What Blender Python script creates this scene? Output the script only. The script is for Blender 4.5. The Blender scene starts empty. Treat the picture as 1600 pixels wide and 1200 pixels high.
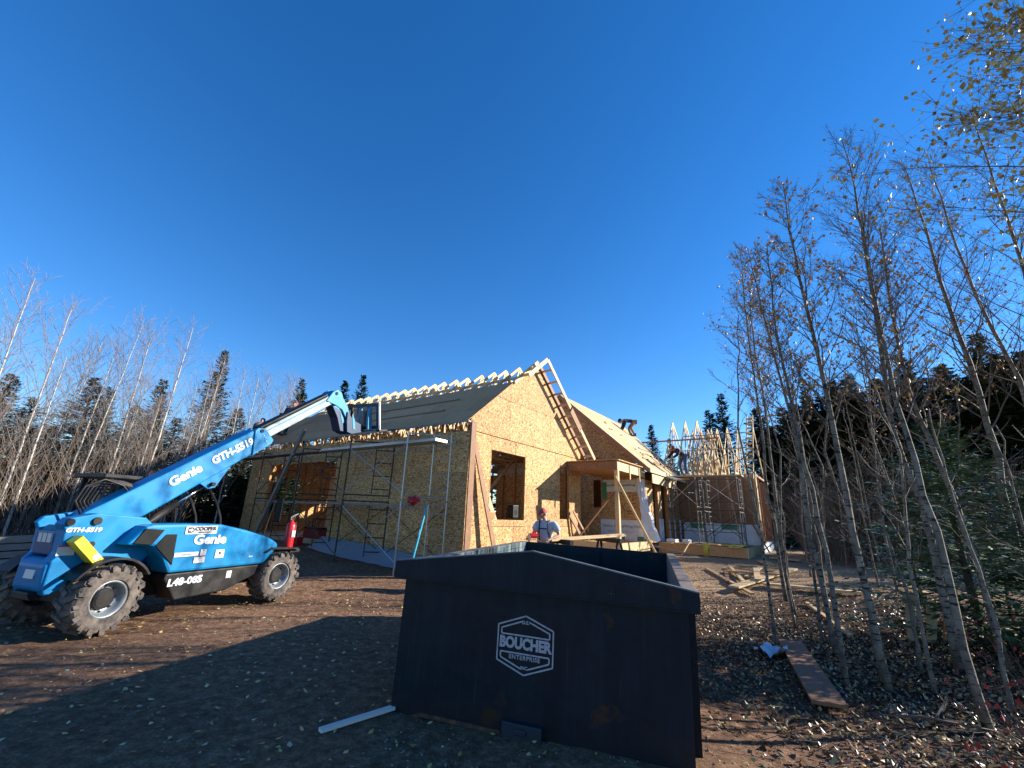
import bpy, bmesh, math, random
from mathutils import Vector, Matrix, Euler, noise
PI = math.pi; R = math.radians
scene = bpy.context.scene
# ------------------------------------------------------------ camera
cam_d = bpy.data.cameras.new('camera'); cam = bpy.data.objects.new('camera', cam_d)
scene.collection.objects.link(cam); scene.camera = cam
cam_d.sensor_width = 36.0; cam_d.lens = 672.8 / 1600 * 36.0
cam_d.clip_start = .05; cam_d.clip_end = 2000
pit, rol = .29657, .03919
fw = Vector((0, math.cos(pit), math.sin(pit))); rt0 = Vector((1, 0, 0)); up0 = rt0.cross(fw)
rt = rt0 * math.cos(rol) + up0 * math.sin(rol); up = -rt0 * math.sin(rol) + up0 * math.cos(rol)
M = Matrix((rt, up, -fw)).transposed().to_4x4(); M.translation = (0, 0, 1.65)
cam.matrix_world = M
# ------------------------------------------------------------ sky, sun, exposure
SUN_AZ, SUN_EL = R(80), R(21.5)
w = bpy.data.worlds.new('World'); scene.world = w; w.use_nodes = True
nt = w.node_tree; bg = nt.nodes['Background']
sky = nt.nodes.new('ShaderNodeTexSky'); sky.sky_type = 'NISHITA'; sky.sun_disc = False
sky.sun_elevation = SUN_EL; sky.sun_rotation = SUN_AZ
sky.air_density = 1.0; sky.dust_density = 0.0; sky.ozone_density = 4.0; sky.altitude = 100
hs = nt.nodes.new('ShaderNodeHueSaturation'); hs.inputs['Saturation'].default_value = 1.26; hs.inputs['Hue'].default_value = .507
gm = nt.nodes.new('ShaderNodeGamma'); gm.inputs['Gamma'].default_value = 1.0
nt.links.new(sky.outputs[0], hs.inputs['Color']); nt.links.new(hs.outputs[0], gm.inputs[0]); nt.links.new(gm.outputs[0], bg.inputs[0])
bg.inputs[1].default_value = .104
sd = bpy.data.lights.new('sun', 'SUN'); sd.energy = 5.0; sd.angle = R(.5); sd.color = (1, .93, .82)
so = bpy.data.objects.new('sun', sd); scene.collection.objects.link(so)
sdir = Vector((math.sin(SUN_AZ) * math.cos(SUN_EL), math.cos(SUN_AZ) * math.cos(SUN_EL), math.sin(SUN_EL)))
so.rotation_euler = (-sdir).to_track_quat('-Z', 'Y').to_euler(); so.location = sdir * 60
scene.view_settings.view_transform = 'Standard'; scene.view_settings.look = 'None'
scene.view_settings.exposure = 1.15; scene.view_settings.gamma = 1.0
scene.view_settings.use_curve_mapping = False
# ------------------------------------------------------------ helpers
COL = scene.collection
rnd = random.Random(7)

def mat(name, col, rough=.7, metal=0., spec=.5):
    m = bpy.data.materials.new(name); m.use_nodes = True
    b = m.node_tree.nodes['Principled BSDF']
    b.inputs['Base Color'].default_value = (*col, 1); b.inputs['Roughness'].default_value = rough
    b.inputs['Metallic'].default_value = metal; b.inputs['Specular IOR Level'].default_value = spec
    return m
def N(m, t, **kw):
    n = m.node_tree.nodes.new(t)
    for k, v in kw.items(): setattr(n, k, v)
    return n
def LK(m, a, b): m.node_tree.links.new(a, b)
def coords(m, scale=(1, 1, 1), rot=(0, 0, 0), src='Object'):
    tc = N(m, 'ShaderNodeTexCoord'); mp = N(m, 'ShaderNodeMapping')
    mp.inputs['Scale'].default_value = scale; mp.inputs['Rotation'].default_value = rot
    LK(m, tc.outputs[src], mp.inputs[0]); return mp.outputs[0]
def ramp(m, fac, stops, interp='LINEAR'):
    r = N(m, 'ShaderNodeValToRGB'); cr = r.color_ramp; cr.interpolation = interp
    while len(cr.elements) < len(stops): cr.elements.new(.5)
    for e, (p, c) in zip(cr.elements, stops): e.position = p; e.color = (*c, 1)
    LK(m, fac, r.inputs[0]); return r.outputs[0]
def noi(m, vec, scale, detail=4, rough=.6, out=0):
    n = N(m, 'ShaderNodeTexNoise'); n.inputs['Scale'].default_value = scale
    n.inputs['Detail'].default_value = detail; n.inputs['Roughness'].default_value = rough
    if vec is not None: LK(m, vec, n.inputs['Vector'])
    return n.outputs[out]
def mix(m, fac, a, b, mode='MIX'):
    n = N(m, 'ShaderNodeMix', data_type='RGBA', blend_type=mode)
    if hasattr(fac, 'links'): LK(m, fac, n.inputs[0])
    else: n.inputs[0].default_value = fac
    for i, x in ((6, a), (7, b)):
        if hasattr(x, 'links'): LK(m, x, n.inputs[i])
        else: n.inputs[i].default_value = (*x, 1)
    return n.outputs[2]
def bump(m, h, strength=.3, dist=.01):
    b = N(m, 'ShaderNodeBump'); b.inputs['Strength'].default_value = strength; b.inputs['Distance'].default_value = dist
    LK(m, h, b.inputs['Height']); LK(m, b.outputs[0], m.node_tree.nodes['Principled BSDF'].inputs['Normal'])
def base(m, c): LK(m, c, m.node_tree.nodes['Principled BSDF'].inputs['Base Color'])
def orand(m): return N(m, 'ShaderNodeObjectInfo').outputs['Random']
def island(m): return N(m, 'ShaderNodeNewGeometry').outputs['Random Per Island']
def val(m, col, v):
    h = N(m, 'ShaderNodeHueSaturation'); LK(m, col, h.inputs['Color'])
    mr = N(m, 'ShaderNodeMapRange'); mr.inputs[3].default_value = v[0]; mr.inputs[4].default_value = v[1]
    LK(m, orand(m), mr.inputs[0]); LK(m, mr.outputs[0], h.inputs['Value']); return h.outputs[0]

class MB:
    def __init__(s): s.v = []; s.f = []; s.mi = []; s.cur = 0
    def add(s, vs, fs):
        o = len(s.v); s.v += [tuple(x) for x in vs]; s.f += [tuple(i + o for i in f) for f in fs]; s.mi += [s.cur] * len(fs); return s
    def box(s, c, d, rot=None):
        h = [x / 2 for x in d]; vs = [Vector((x * h[0], y * h[1], z * h[2])) for x in (-1, 1) for y in (-1, 1) for z in (-1, 1)]
        if rot is not None: vs = [rot @ v for v in vs]
        c = Vector(c)
        return s.add([v + c for v in vs], [(0, 1, 3, 2), (4, 6, 7, 5), (0, 4, 5, 1), (2, 3, 7, 6), (0, 2, 6, 4), (1, 5, 7, 3)])
    def rng(s, x, y, z): return s.box(((x[0] + x[1]) / 2, (y[0] + y[1]) / 2, (z[0] + z[1]) / 2), (x[1] - x[0], y[1] - y[0], z[1] - z[0]))
    def bar(s, p, q, a, b, ref=(0, 0, 1)):
        p, q = Vector(p), Vector(q); d = q - p; L = d.length; d.normalize(); ref = Vector(ref)
        if abs(d.dot(ref)) > .98: ref = Vector((1, 0, 0))
        x = ref.cross(d).normalized(); y = d.cross(x)
        return s.box((p + q) / 2, (a, b, L), Matrix((x, y, d)).transposed())
    def tube(s, p, q, r0, r1=None, n=6, cap=True):
        return s.path([p, q], [r0, r0 if r1 is None else r1], n, cap)
    def path(s, pts, rad, n=6, cap=True):
        pts = [Vector(p) for p in pts]; o = len(s.v); x = None
        if not hasattr(rad, '__len__'): rad = [rad] * len(pts)
        for i, p in enumerate(pts):
            d = (pts[min(i + 1, len(pts) - 1)] - pts[max(i - 1, 0)])
            if d.length < 1e-9: d = Vector((0, 0, 1))
            d.normalize()
            if x is None: x = d.orthogonal().normalized()
            else:
                x = x - d * x.dot(d)
                x = d.orthogonal().normalized() if x.length < 1e-6 else x.normalized()
            y = d.cross(x); r = rad[i]
            for k in range(n):
                a = 2 * PI * k / n; s.v.append(tuple(p + x * (r * math.cos(a)) + y * (r * math.sin(a))))
        for i in range(len(pts) - 1):
            for k in range(n):
                a = o + i * n + k; b = o + i * n + (k + 1) % n
                s.f.append((a, b, b + n, a + n)); s.mi.append(s.cur)
        if cap and n > 2:
            s.f.append(tuple(o + k for k in reversed(range(n)))); s.mi.append(s.cur)
            e = o + (len(pts) - 1) * n; s.f.append(tuple(e + k for k in range(n))); s.mi.append(s.cur)
        return s
    def prism(s, poly, y0, y1, f=None):
        """polygon in (x, z), extruded along y from y0 to y1; f maps (x, y, z) to space"""
        f = f or (lambda x, y, z: (x, y, z)); n = len(poly)
        vs = [f(p[0], y0, p[1]) for p in poly] + [f(p[0], y1, p[1]) for p in poly]
        fs = [tuple(range(n)), tuple(reversed(range(n, 2 * n)))] + [(i, i + n, (i + 1) % n + n, (i + 1) % n) for i in range(n)]
        return s.add(vs, fs)
    def lathe(s, prof, c, axis='y', n=24):
        """prof: list of (radius, offset along the axis)"""
        o = len(s.v); c = Vector(c); m = len(prof)
        for k in range(n):
            a = 2 * PI * k / n
            for r, h in prof:
                v = {'y': (r * math.cos(a), h, r * math.sin(a)), 'z': (r * math.cos(a), r * math.sin(a), h), 'x': (h, r * math.cos(a), r * math.sin(a))}[axis]
                s.v.append(tuple(c + Vector(v)))
        for k in range(n):
            for i in range(m - 1):
                a = o + k * m + i; b = o + ((k + 1) % n) * m + i
                s.f.append((a, a + 1, b + 1, b)); s.mi.append(s.cur)
        return s
    def mesh(s, name, mats, smooth=False, fix=True):
        me = bpy.data.meshes.new(name); me.from_pydata(s.v, [], s.f)
        for m in (mats if isinstance(mats, (list, tuple)) else [mats]): me.materials.append(m)
        if any(s.mi): me.polygons.foreach_set('material_index', s.mi)
        if fix and len(s.f) < 20000:
            b = bmesh.new(); b.from_mesh(me); bmesh.ops.recalc_face_normals(b, faces=b.faces); b.to_mesh(me); b.free()
        if smooth: me.polygons.foreach_set('use_smooth', [True] * len(me.polygons))
        me.update(); return me
    def build(s, name, mats, parent=None, smooth=False, bevel=0, fix=True, **props):
        o = link(name, s.mesh(name, mats, smooth, fix), parent, **props)
        if bevel:
            b = o.modifiers.new('bevel', 'BEVEL'); b.width = bevel; b.segments = 2; b.limit_method = 'ANGLE'; b.angle_limit = R(40)
        return o
def link(name, me, parent=None, loc=None, rot=None, **props):
    o = bpy.data.objects.new(name, me); COL.objects.link(o)
    if parent is not None: o.parent = parent
    if loc is not None: o.location = loc
    if rot is not None: o.rotation_euler = rot
    for k, v in props.items(): o[k] = v
    return o
def thing(name, label, cat, loc=(0, 0, 0), rz=0, group=None, rot=None):
    o = link(name, None, None, loc, rot or (0, 0, rz), label=label, category=cat)
    if group: o['group'] = group
    o.empty_display_size = .3; return o
def tag(o, label, cat, group=None, kind=None):
    o['label'] = label; o['category'] = cat
    if group: o['group'] = group
    if kind: o['kind'] = kind
    return o
def copy_tree(o, parent=None):
    c = o.copy(); COL.objects.link(c)
    if parent is not None: c.parent = parent
    for ch in list(o.children): copy_tree(ch, c)
    return c
def sm(a, b, x): t = max(0, min(1, (x - a) / (b - a))); return t * t * (3 - 2 * t)
def gz(x, y):
    z = .5 * sm(8.5, 16, y)
    z -= .10 * sm(1.0, 2.6, x) * (1 - sm(5, 9, y))
    z += .28 * sm(4.5, 9, x) * (1 - sm(9, 15, y))
    z += .05 * noise.noise(Vector((x * .45, y * .45, 0))) * sm(2, 12, math.hypot(x, y)) + .02 * noise.noise(Vector((x * 1.7, y * 1.7, 3)))
    d = math.hypot(x - 3, y - 12)
    return z
def text_mesh(txt, size, extrude=.002, bold=0., shear=0., space=1., align='CENTER'):
    c = bpy.data.curves.new('lettering', 'FONT'); c.body = txt; c.size = size; c.extrude = extrude; c.offset = bold; c.shear = shear
    c.align_x = align; c.align_y = 'CENTER'; c.space_character = space; c.resolution_u = 3
    o = bpy.data.objects.new('lettering', c); COL.objects.link(o); bpy.context.view_layer.update()
    me = bpy.data.meshes.new_from_object(o.evaluated_get(bpy.context.evaluated_depsgraph_get()))
    bpy.data.objects.remove(o); return me
def lettering(txt, size, m, parent, loc, rot, bold=0., shear=0., space=1., sx=1., name='lettering', extrude=.002):
    me = text_mesh(txt, size, extrude, bold, shear, space); me.materials.clear(); me.materials.append(m)
    o = link(name, me, parent, loc, rot); o.scale = (sx, 1, 1); return o

# ------------------------------------------------------------ materials
def make_osb():
    m = mat('osb', (.5, .33, .17), .75, 0, .3)
    outs = []
    for i, (sc, rot) in enumerate((((11, 34, 11), (.2, .5, .3)), ((34, 11, 34), (.6, .1, .9)), ((16, 16, 40), (.3, .2, 1.7)))):
        v = N(m, 'ShaderNodeTexVoronoi'); v.inputs['Scale'].default_value = 1.3
        LK(m, coords(m, sc, rot), v.inputs['Vector']); outs.append(v.outputs['Color'])
    n = noi(m, coords(m), 9, 2); r = ramp(m, n, [(.45, (0, 0, 0)), (.5, (1, 1, 1))])
    c = mix(m, r, outs[0], outs[1]); n2 = noi(m, coords(m, (1, 1, 1), (1, 1, 0)), 7, 2); r2 = ramp(m, n2, [(.52, (0, 0, 0)), (.56, (1, 1, 1))])
    c = mix(m, r2, c, outs[2])
    sp = N(m, 'ShaderNodeSeparateColor'); LK(m, c, sp.inputs[0])
    col = ramp(m, sp.outputs[0], [(0, (.21, .085, .03)), (.22, (.38, .19, .072)), (.55, (.59, .37, .16)), (.85, (.70, .49, .235)), (1, (.77, .58, .32))])
    big = noi(m, coords(m), 1.2, 3); col = mix(m, .4, col, mix(m, big, (.60, .40, .2), (1.15, 1.1, 1.0)), 'MULTIPLY')
    base(m, val(m, col, (.76, 1.08))); bump(m, sp.outputs[1], .15, .003); return m
def make_wood(name, c0, c1, scale=1., v=(.8, 1.12), rough=.65, axis=(1, 1, 1)):
    m = mat(name, c0, rough, 0, .3)
    n = noi(m, coords(m, (6 * scale, 6 * scale, 6 * scale)), 1.5, 3); wv = noi(m, coords(m, (40, 40, 4)), 1.5, 3)
    f = mix(m, .5, n, wv); sp = N(m, 'ShaderNodeSeparateColor'); LK(m, f, sp.inputs[0])
    base(m, val(m, ramp(m, sp.outputs[0], [(.3, c0), (.7, c1)]), v)); bump(m, wv, .15, .002); return m
OSB = make_osb()
PINE = make_wood('pine_lumber', (.55, .38, .18), (.74, .57, .33))
PINE_OLD = make_wood('weathered_pine', (.36, .25, .14), (.52, .38, .22))
BROWNW = make_wood('treated_brown_wood', (.20, .10, .05), (.36, .19, .10))
CEDAR = make_wood('orange_wood', (.42, .21, .08), (.60, .33, .14))
GREYW = make_wood('grey_weathered_wood', (.16, .14, .12), (.30, .27, .23))
WHITEW = mat('house_wrap', (.74, .76, .78), .55)
def mk_wrap():
    m = WHITEW; n = noi(m, coords(m), 3.5, 4); base(m, ramp(m, n, [(.3, (.62, .65, .69)), (.7, (.80, .81, .82))])); bump(m, n, .6, .04)
mk_wrap()
GREENW = mat('green_print', (.06, .25, .12), .6)
GREYTXT = mat('grey_print', (.32, .34, .36), .6)
CONC = mat('foundation_insulation', (.45, .50, .56), .8)
STEEL_D = mat('dark_scaffold_steel', (.045, .04, .038), .5, .6)
STEEL_L = mat('galvanised_steel', (.45, .45, .44), .38, .85)
ALU = mat('aluminium_plank', (.42, .42, .42), .45, .7)
def mk_dusty(m, c, d, lo=.45, hi=.75, sc=3.):
    n = noi(m, coords(m), sc, 6, .65); base(m, ramp(m, n, [(lo, c), (hi, d)]))
def mk_blue(name, c, dust=(.16, .2, .24)):
    m = mat(name, c, .34, 0, .28); n = noi(m, coords(m), 3.5, 7, .7)
    sp = ramp(m, n, [(.50, c), (.78, tuple(.94 * a + .06 * b for a, b in zip(c, dust)))])
    tc = N(m, 'ShaderNodeTexCoord'); sx = N(m, 'ShaderNodeSeparateXYZ'); LK(m, tc.outputs['Object'], sx.inputs[0])
    mr = N(m, 'ShaderNodeMapRange'); mr.inputs[1].default_value = 1.0; mr.inputs[2].default_value = .35; mr.inputs[4].default_value = .22; LK(m, sx.outputs['Z'], mr.inputs[0])
    mu = N(m, 'ShaderNodeMath', operation='MULTIPLY'); LK(m, mr.outputs[0], mu.inputs[0]); LK(m, n, mu.inputs[1])
    base(m, mix(m, mu.outputs[0], sp, (.12, .13, .14))); bump(m, n, .05, .004)
    rr = ramp(m, n, [(.3, (.28,) * 3), (.8, (.6,) * 3)]); LK(m, rr, m.node_tree.nodes['Principled BSDF'].inputs['Roughness']); return m
BLUE = mk_blue('machine_blue_paint', (.0, .185, .42))
LBLUE = mk_blue('light_blue_paint', (.06, .27, .44))
BLACKP = mat('black_plastic', (.012, .012, .013), .5, 0, .25); mk_dusty(BLACKP, (.010, .010, .011), (.045, .038, .033))
RUBBER = mat('dusty_tyre_rubber', (.06, .05, .045), .9); mk_dusty(RUBBER, (.045, .04, .037), (.20, .16, .13), .35, .65, 9)
RIMM = mat('grey_rim', (.32, .34, .36), .4, .4); mk_dusty(RIMM, (.30, .33, .35), (.16, .14, .12), .5, .8, 6)
CHROME = mat('chrome_rod', (.7, .7, .7), .15, 1)
WHITE = mat('white_sticker', (.62, .62, .61), .45)
STK = mat('worn_white_lettering', (.72, .74, .75), .5); mk_dusty(STK, (.64, .66, .68), (.32, .38, .44), .55, .8, 25)
YELLOW = mat('yellow_paint', (.80, .62, .02), .45); mk_dusty(YELLOW, (.82, .64, .02), (.45, .34, .06), .5, .8, 8)
RED = mat('red_paint', (.55, .015, .02), .3)
ORANGE = mat('orange_plastic', (.8, .16, .03), .4)
BLACK = mat('black_print', (.01, .012, .03), .5)
DGLASS = mat('dark_vent_mesh', (.008, .009, .010), .5, 0, .15)
SILVER = mat('silver_boom_paint', (.3, .35, .36), .5, .1); mk_dusty(SILVER, (.20, .26, .28), (.11, .13, .13), .38, .7, 5)

def mk_navy():
    m = mat('navy_container_paint', (.012, .03, .055), .42, 0, .18)
    n = noi(m, coords(m, (5, 5, .5)), 1.5, 6, .7); n2 = noi(m, coords(m), 1.8, 7, .7); n3 = noi(m, coords(m, (9, 9, .35)), 1.2, 5, .7)
    c = ramp(m, n, [(.35, (.003, .010, .017)), (.62, (.006, .016, .026)), (.8, (.013, .024, .032))])
    c = mix(m, ramp(m, n3, [(.60, (0, 0, 0)), (.72, (.55, .55, .55))]), c, (.016, .022, .026))
    c = mix(m, ramp(m, n2, [(.60, (0, 0, 0)), (.68, (1, 1, 1))]), c, (.050, .026, .014)); n4 = noi(m, coords(m, (30, 30, 1.2)), 1.0, 4, .7); c = mix(m, ramp(m, n4, [(.60, (0, 0, 0)), (.75, (.5, .5, .5))]), c, (.035, .05, .06))
    tc = N(m, 'ShaderNodeTexCoord'); sx = N(m, 'ShaderNodeSeparateXYZ'); LK(m, tc.outputs['Object'], sx.inputs[0])
    mr = N(m, 'ShaderNodeMapRange'); mr.inputs[1].default_value = .32; mr.inputs[2].default_value = .0; LK(m, sx.outputs['Z'], mr.inputs[0])
    mu = N(m, 'ShaderNodeMath', operation='MULTIPLY'); LK(m, mr.outputs[0], mu.inputs[0]); LK(m, n2, mu.inputs[1])
    c = mix(m, mu.outputs[0], c, (.03, .018, .012)); base(m, c); n5 = noi(m, coords(m), 2.2, 3); bump(m, n5, .35, .05)
    LK(m, ramp(m, n2, [(.3, (.34,) * 3), (.7, (.62,) * 3)]), m.node_tree.nodes['Principled BSDF'].inputs['Roughness']); return m
NAVY = mk_navy()
def mk_inner():
    m = mat('scraped_container_lining', (.05, .06, .065), .5); n = noi(m, coords(m, (6, 6, .7)), 1.3, 5, .7); n2 = noi(m, coords(m), 3, 6, .7)
    c = ramp(m, n, [(.3, (.02, .04, .05)), (.5, (.10, .14, .15)), (.7, (.22, .25, .25))]); c = mix(m, ramp(m, n2, [(.55, (0, 0, 0)), (.63, (1, 1, 1))]), c, (.13, .065, .03)); base(m, c); return m
INNER = mk_inner()
def mk_rust():
    m = mat('rusty_steel', (.10, .05, .03), .85); n = noi(m, coords(m), 14, 6, .7)
    base(m, ramp(m, n, [(.35, (.03, .025, .025)), (.55, (.10, .045, .022)), (.7, (.20, .09, .035))])); bump(m, n, .5, .006); return m
RUST = mk_rust()
def mk_bark(name, a, b, dark, lo=.62):
    m = mat(name, a, .8, 0, .2); n = noi(m, coords(m, (6, 6, 3)), 2, 4); bnd = noi(m, coords(m, (7, 7, 34)), 1.1, 3, .6)
    c = ramp(m, n, [(.35, a), (.7, b)]); c = mix(m, ramp(m, bnd, [(lo, (0, 0, 0)), (lo + .05, (1, 1, 1))]), c, dark); base(m, val(m, c, (.8, 1.1))); bump(m, bnd, .3, .008); return m
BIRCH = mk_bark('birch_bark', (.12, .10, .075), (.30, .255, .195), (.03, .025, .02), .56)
BIRCHW = mk_bark('pale_birch_bark', (.42, .39, .34), (.62, .59, .53), (.07, .06, .05), .62)
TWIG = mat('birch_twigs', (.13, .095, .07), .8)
TWIGL = mat('pale_birch_twigs', (.19, .155, .135), .8)
SBARK = mk_bark('spruce_bark', (.07, .055, .045), (.13, .10, .08), (.03, .025, .02))
def mk_leaf(name, stops, rough=.5, trans=.0):
    m = mat(name, stops[0][1], rough, 0, .35); base(m, ramp(m, island(m), stops)); return m
NEEDLE = mk_leaf('spruce_needles', [(0, (.010, .026, .010)), (.5, (.024, .052, .018)), (1, (.06, .098, .030))], .7)
NEEDLE2 = mk_leaf('fir_needles', [(0, (.02, .05, .02)), (.5, (.05, .11, .04)), (1, (.13, .20, .08))], .45)
AUTUMN = mk_leaf('autumn_leaves', [(0, (.42, .16, .04)), (.5, (.60, .32, .09)), (1, (.70, .50, .20))], .6)
YLEAF = mk_leaf('yellow_birch_leaves', [(0, (.30, .20, .05)), (.4, (.55, .42, .12)), (.8, (.62, .55, .30)), (1, (.25, .22, .10))], .5)
LITTER = mk_leaf('fallen_leaves', [(0, (.07, .038, .02)), (.35, (.16, .085, .04)), (.6, (.28, .17, .085)), (.82, (.44, .32, .17)), (.94, (.58, .42, .12)), (1, (.55, .48, .36))], .38)
LITTERY = mk_leaf('yellow_fallen_leaves', [(0, (.30, .20, .07)), (.5, (.50, .36, .10)), (1, (.50, .44, .28))], .45)
REDLEAF = mk_leaf('red_shrub_leaves', [(0, (.22, .02, .015)), (1, (.5, .06, .04))], .6)
STONE = mk_leaf('gravel_stones', [(0, (.09, .058, .04)), (.5, (.19, .125, .085)), (.85, (.30, .215, .155)), (1, (.42, .35, .28))], .8)
def mk_ground():
    m = mat('ground_soil', (.1, .07, .05), .95, 0, .15)
    v = coords(m); n1 = noi(m, v, .35, 6, .65); n2 = noi(m, v, 9, 8, .75); n3 = noi(m, v, 45, 5, .7)
    grav = ramp(m, n2, [(.3, (.072, .042, .027)), (.5, (.195, .118, .074)), (.7, (.37, .245, .165))])
    grav = mix(m, .55, grav, ramp(m, n1, [(.35, (.55, .5, .48)), (.62, (1.25, 1.2, 1.15))]), 'MULTIPLY'); grav = mix(m, .7, grav, ramp(m, n3, [(.3, (.45, .42, .4)), (.65, (1.5, 1.4, 1.3))]), 'MULTIPLY')
    sand = mix(m, .6, ramp(m, n1, [(.3, (.28, .18, .10)), (.7, (.44, .30, .175))]), ramp(m, n2, [(.3, (.55, .5, .5)), (.7, (1.2, 1.2, 1.2))]), 'MULTIPLY')
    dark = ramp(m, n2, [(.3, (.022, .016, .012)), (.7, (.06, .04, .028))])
    sx = N(m, 'ShaderNodeSeparateXYZ'); LK(m, v, sx.inputs[0])
    def rngm(sock, a, b):
        r = N(m, 'ShaderNodeMapRange'); r.inputs[1].default_value = a; r.inputs[2].default_value = b
        ad = N(m, 'ShaderNodeMath', operation='ADD'); LK(m, sock, ad.inputs[0])
        ms = N(m, 'ShaderNodeMath', operation='MULTIPLY_ADD'); LK(m, n1, ms.inputs[0]); ms.inputs[1].default_value = 5; ms.inputs[2].default_value = -2.5
        LK(m, ms.outputs[0], ad.inputs[1]); LK(m, ad.outputs[0], r.inputs[0]); return r.outputs[0]
    def mul(a, b):
        q = N(m, 'ShaderNodeMath', operation='MULTIPLY'); LK(m, a, q.inputs[0]); LK(m, b, q.inputs[1]); return q.outputs[0]
    c = mix(m, mul(rngm(sx.outputs[0], 1.5, 3), rngm(sx.outputs[1], 9, 11)), grav, sand)
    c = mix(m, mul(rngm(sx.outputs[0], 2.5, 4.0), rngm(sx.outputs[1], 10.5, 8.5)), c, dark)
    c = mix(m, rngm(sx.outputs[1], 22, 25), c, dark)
    base(m, c); bump(m, n2, .9, .05); return m
GROUND = mk_ground()

# ------------------------------------------------------------ ground
def make_ground():
    xs = [-400, -150, -70, -40] + [-30 + i * 1.0 for i in range(16)] + [-14 + i * .2 for i in range(141)] + [15 + i for i in range(16)] + [45, 80, 160, 400]
    ys = [-400, -100, -40, -15] + [-8 + i * 1. for i in range(8)] + [.2 * i for i in range(1, 91)] + [19 + i for i in range(20)] + [48, 80, 160, 500]
    vs = []
    for y in ys:
        for x in xs:
            near = abs(x) < 16 and 0 < y < 19
            z = gz(x, y)
            if near:
                z += .018 * noise.noise(Vector((x * 4, y * 4, 5))) + .014 * noise.noise(Vector((x * 1.2, y * 9, 8))) * sm(.5, -1.5, x)
                for tx in (-2.1, -3.6):   # wheel ruts running across the yard
                    z -= .045 * math.exp(-((y - 8.2 - .12 * x - (tx + 3)) / .16) ** 2) * sm(1, -1, x)
            vs.append((x, y, z))
    nx = len(xs); fs = [(j * nx + i, j * nx + i + 1, (j + 1) * nx + i + 1, (j + 1) * nx + i) for j in range(len(ys) - 1) for i in range(nx - 1)]
    b = MB(); b.add(vs, fs); b.build('ground', GROUND, smooth=True, fix=False, kind='structure')
make_ground()
r = random.Random(3)
_b = bmesh.new(); bmesh.ops.create_icosphere(_b, subdivisions=1, radius=1); OCT = [tuple(v.co) for v in _b.verts]; OF = [tuple(v.index for v in f.verts) for f in _b.faces]; _b.free()
def stones(n, xr, yr, s0, s1, b, keep=lambda x, y: True):
    for _ in range(n):
        x = r.uniform(*xr); y = yr[0] + (yr[1] - yr[0]) * r.random() ** 1.4
        if not keep(x, y): continue
        s = s0 + (s1 - s0) * r.random() ** 3; e = Euler((r.uniform(0, 3), r.uniform(0, 3), r.uniform(0, 3))).to_matrix()
        c = Vector((x, y, gz(x, y) + s * .1)); k = (r.uniform(.6, 1.1), r.uniform(.5, 1.0), r.uniform(.5, .9)); f = Matrix.Diagonal((1, 1, .6))
        b.add([c + f @ (e @ Vector((v[0] * s * k[0] * r.uniform(.8, 1.15), v[1] * s * k[1], v[2] * s * k[2] * r.uniform(.8, 1.15)))) for v in OCT], OF)
b = MB(); stones(17000, (-9, 3.5), (2.0, 12), .004, .017, b); stones(260, (-9, 6), (4, 12), .018, .035, b)
stones(3000, (2, 9), (9, 17), .008, .03, b)
tag(b.build('gravel', STONE, fix=False), 'loose reddish brown gravel scattered over the yard', 'gravel', kind='stuff')
def leaves(n, f, s0, s1, b, lift=.012, tilt=.5):
    for _ in range(n):
        x, y = f()
        s = r.uniform(s0, s1); a = r.uniform(0, 6.28); c = Vector((x, y, gz(x, y) + r.uniform(.004, lift)))
        e = Euler((r.gauss(0, tilt), r.gauss(0, tilt), a)).to_matrix(); wd = r.uniform(.28, .42) * s; cu = r.uniform(.0, .3) * s
        b.add([c + e @ Vector(q) for q in ((-s * .5, 0, cu), (0, -wd, 0), (s * .55, 0, cu), (0, wd, cu * .6))], [(0, 1, 2), (0, 2, 3)])
def lit_right():
    while True:
        x = r.uniform(1.9, 9); y = r.uniform(1.5, 11)
        if x > 1.6 + .0 * y and r.random() < sm(1.6, 3.4, x + .12 * (5 - y)) * (1 - .8 * sm(7.5, 11, y)): return x, y
b = MB(); leaves(34000, lit_right, .018, .058, b, .035, .6)
tag(b.build('leaf_litter', LITTER, fix=False), 'thick litter of pale and brown fallen leaves on the bank', 'leaf litter', kind='stuff')
b = MB(); leaves(1300, lambda: (r.uniform(-7, 1), r.uniform(2.2, 10) ** 1.0), .03, .06, b, .02, .25)
leaves(1500, lambda: (r.uniform(1.6, 7), r.uniform(2, 13)), .03, .05, b, .03, .4)
tag(b.build('yellow_leaves', LITTERY, fix=False), 'scattered yellow birch leaves lying on the gravel', 'fallen leaves', kind='stuff')
# clumps of dry grass, twigs and brush on the bank
b = MB()
for _ in range(1500):
    x, y = lit_right(); z = gz(x, y); a = r.uniform(0, 6.28); L = r.uniform(.08, .5)
    p = Vector((x, y, z + .01)); q = p + Vector((math.cos(a) * L, math.sin(a) * L, r.uniform(0, .08))); b.tube(p, q, r.uniform(.002, .006), .0015, 3, False)
tag(b.build('fallen_twigs', TWIG, fix=False), 'thin broken twigs strewn through the leaf litter', 'twigs', kind='stuff')

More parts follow.
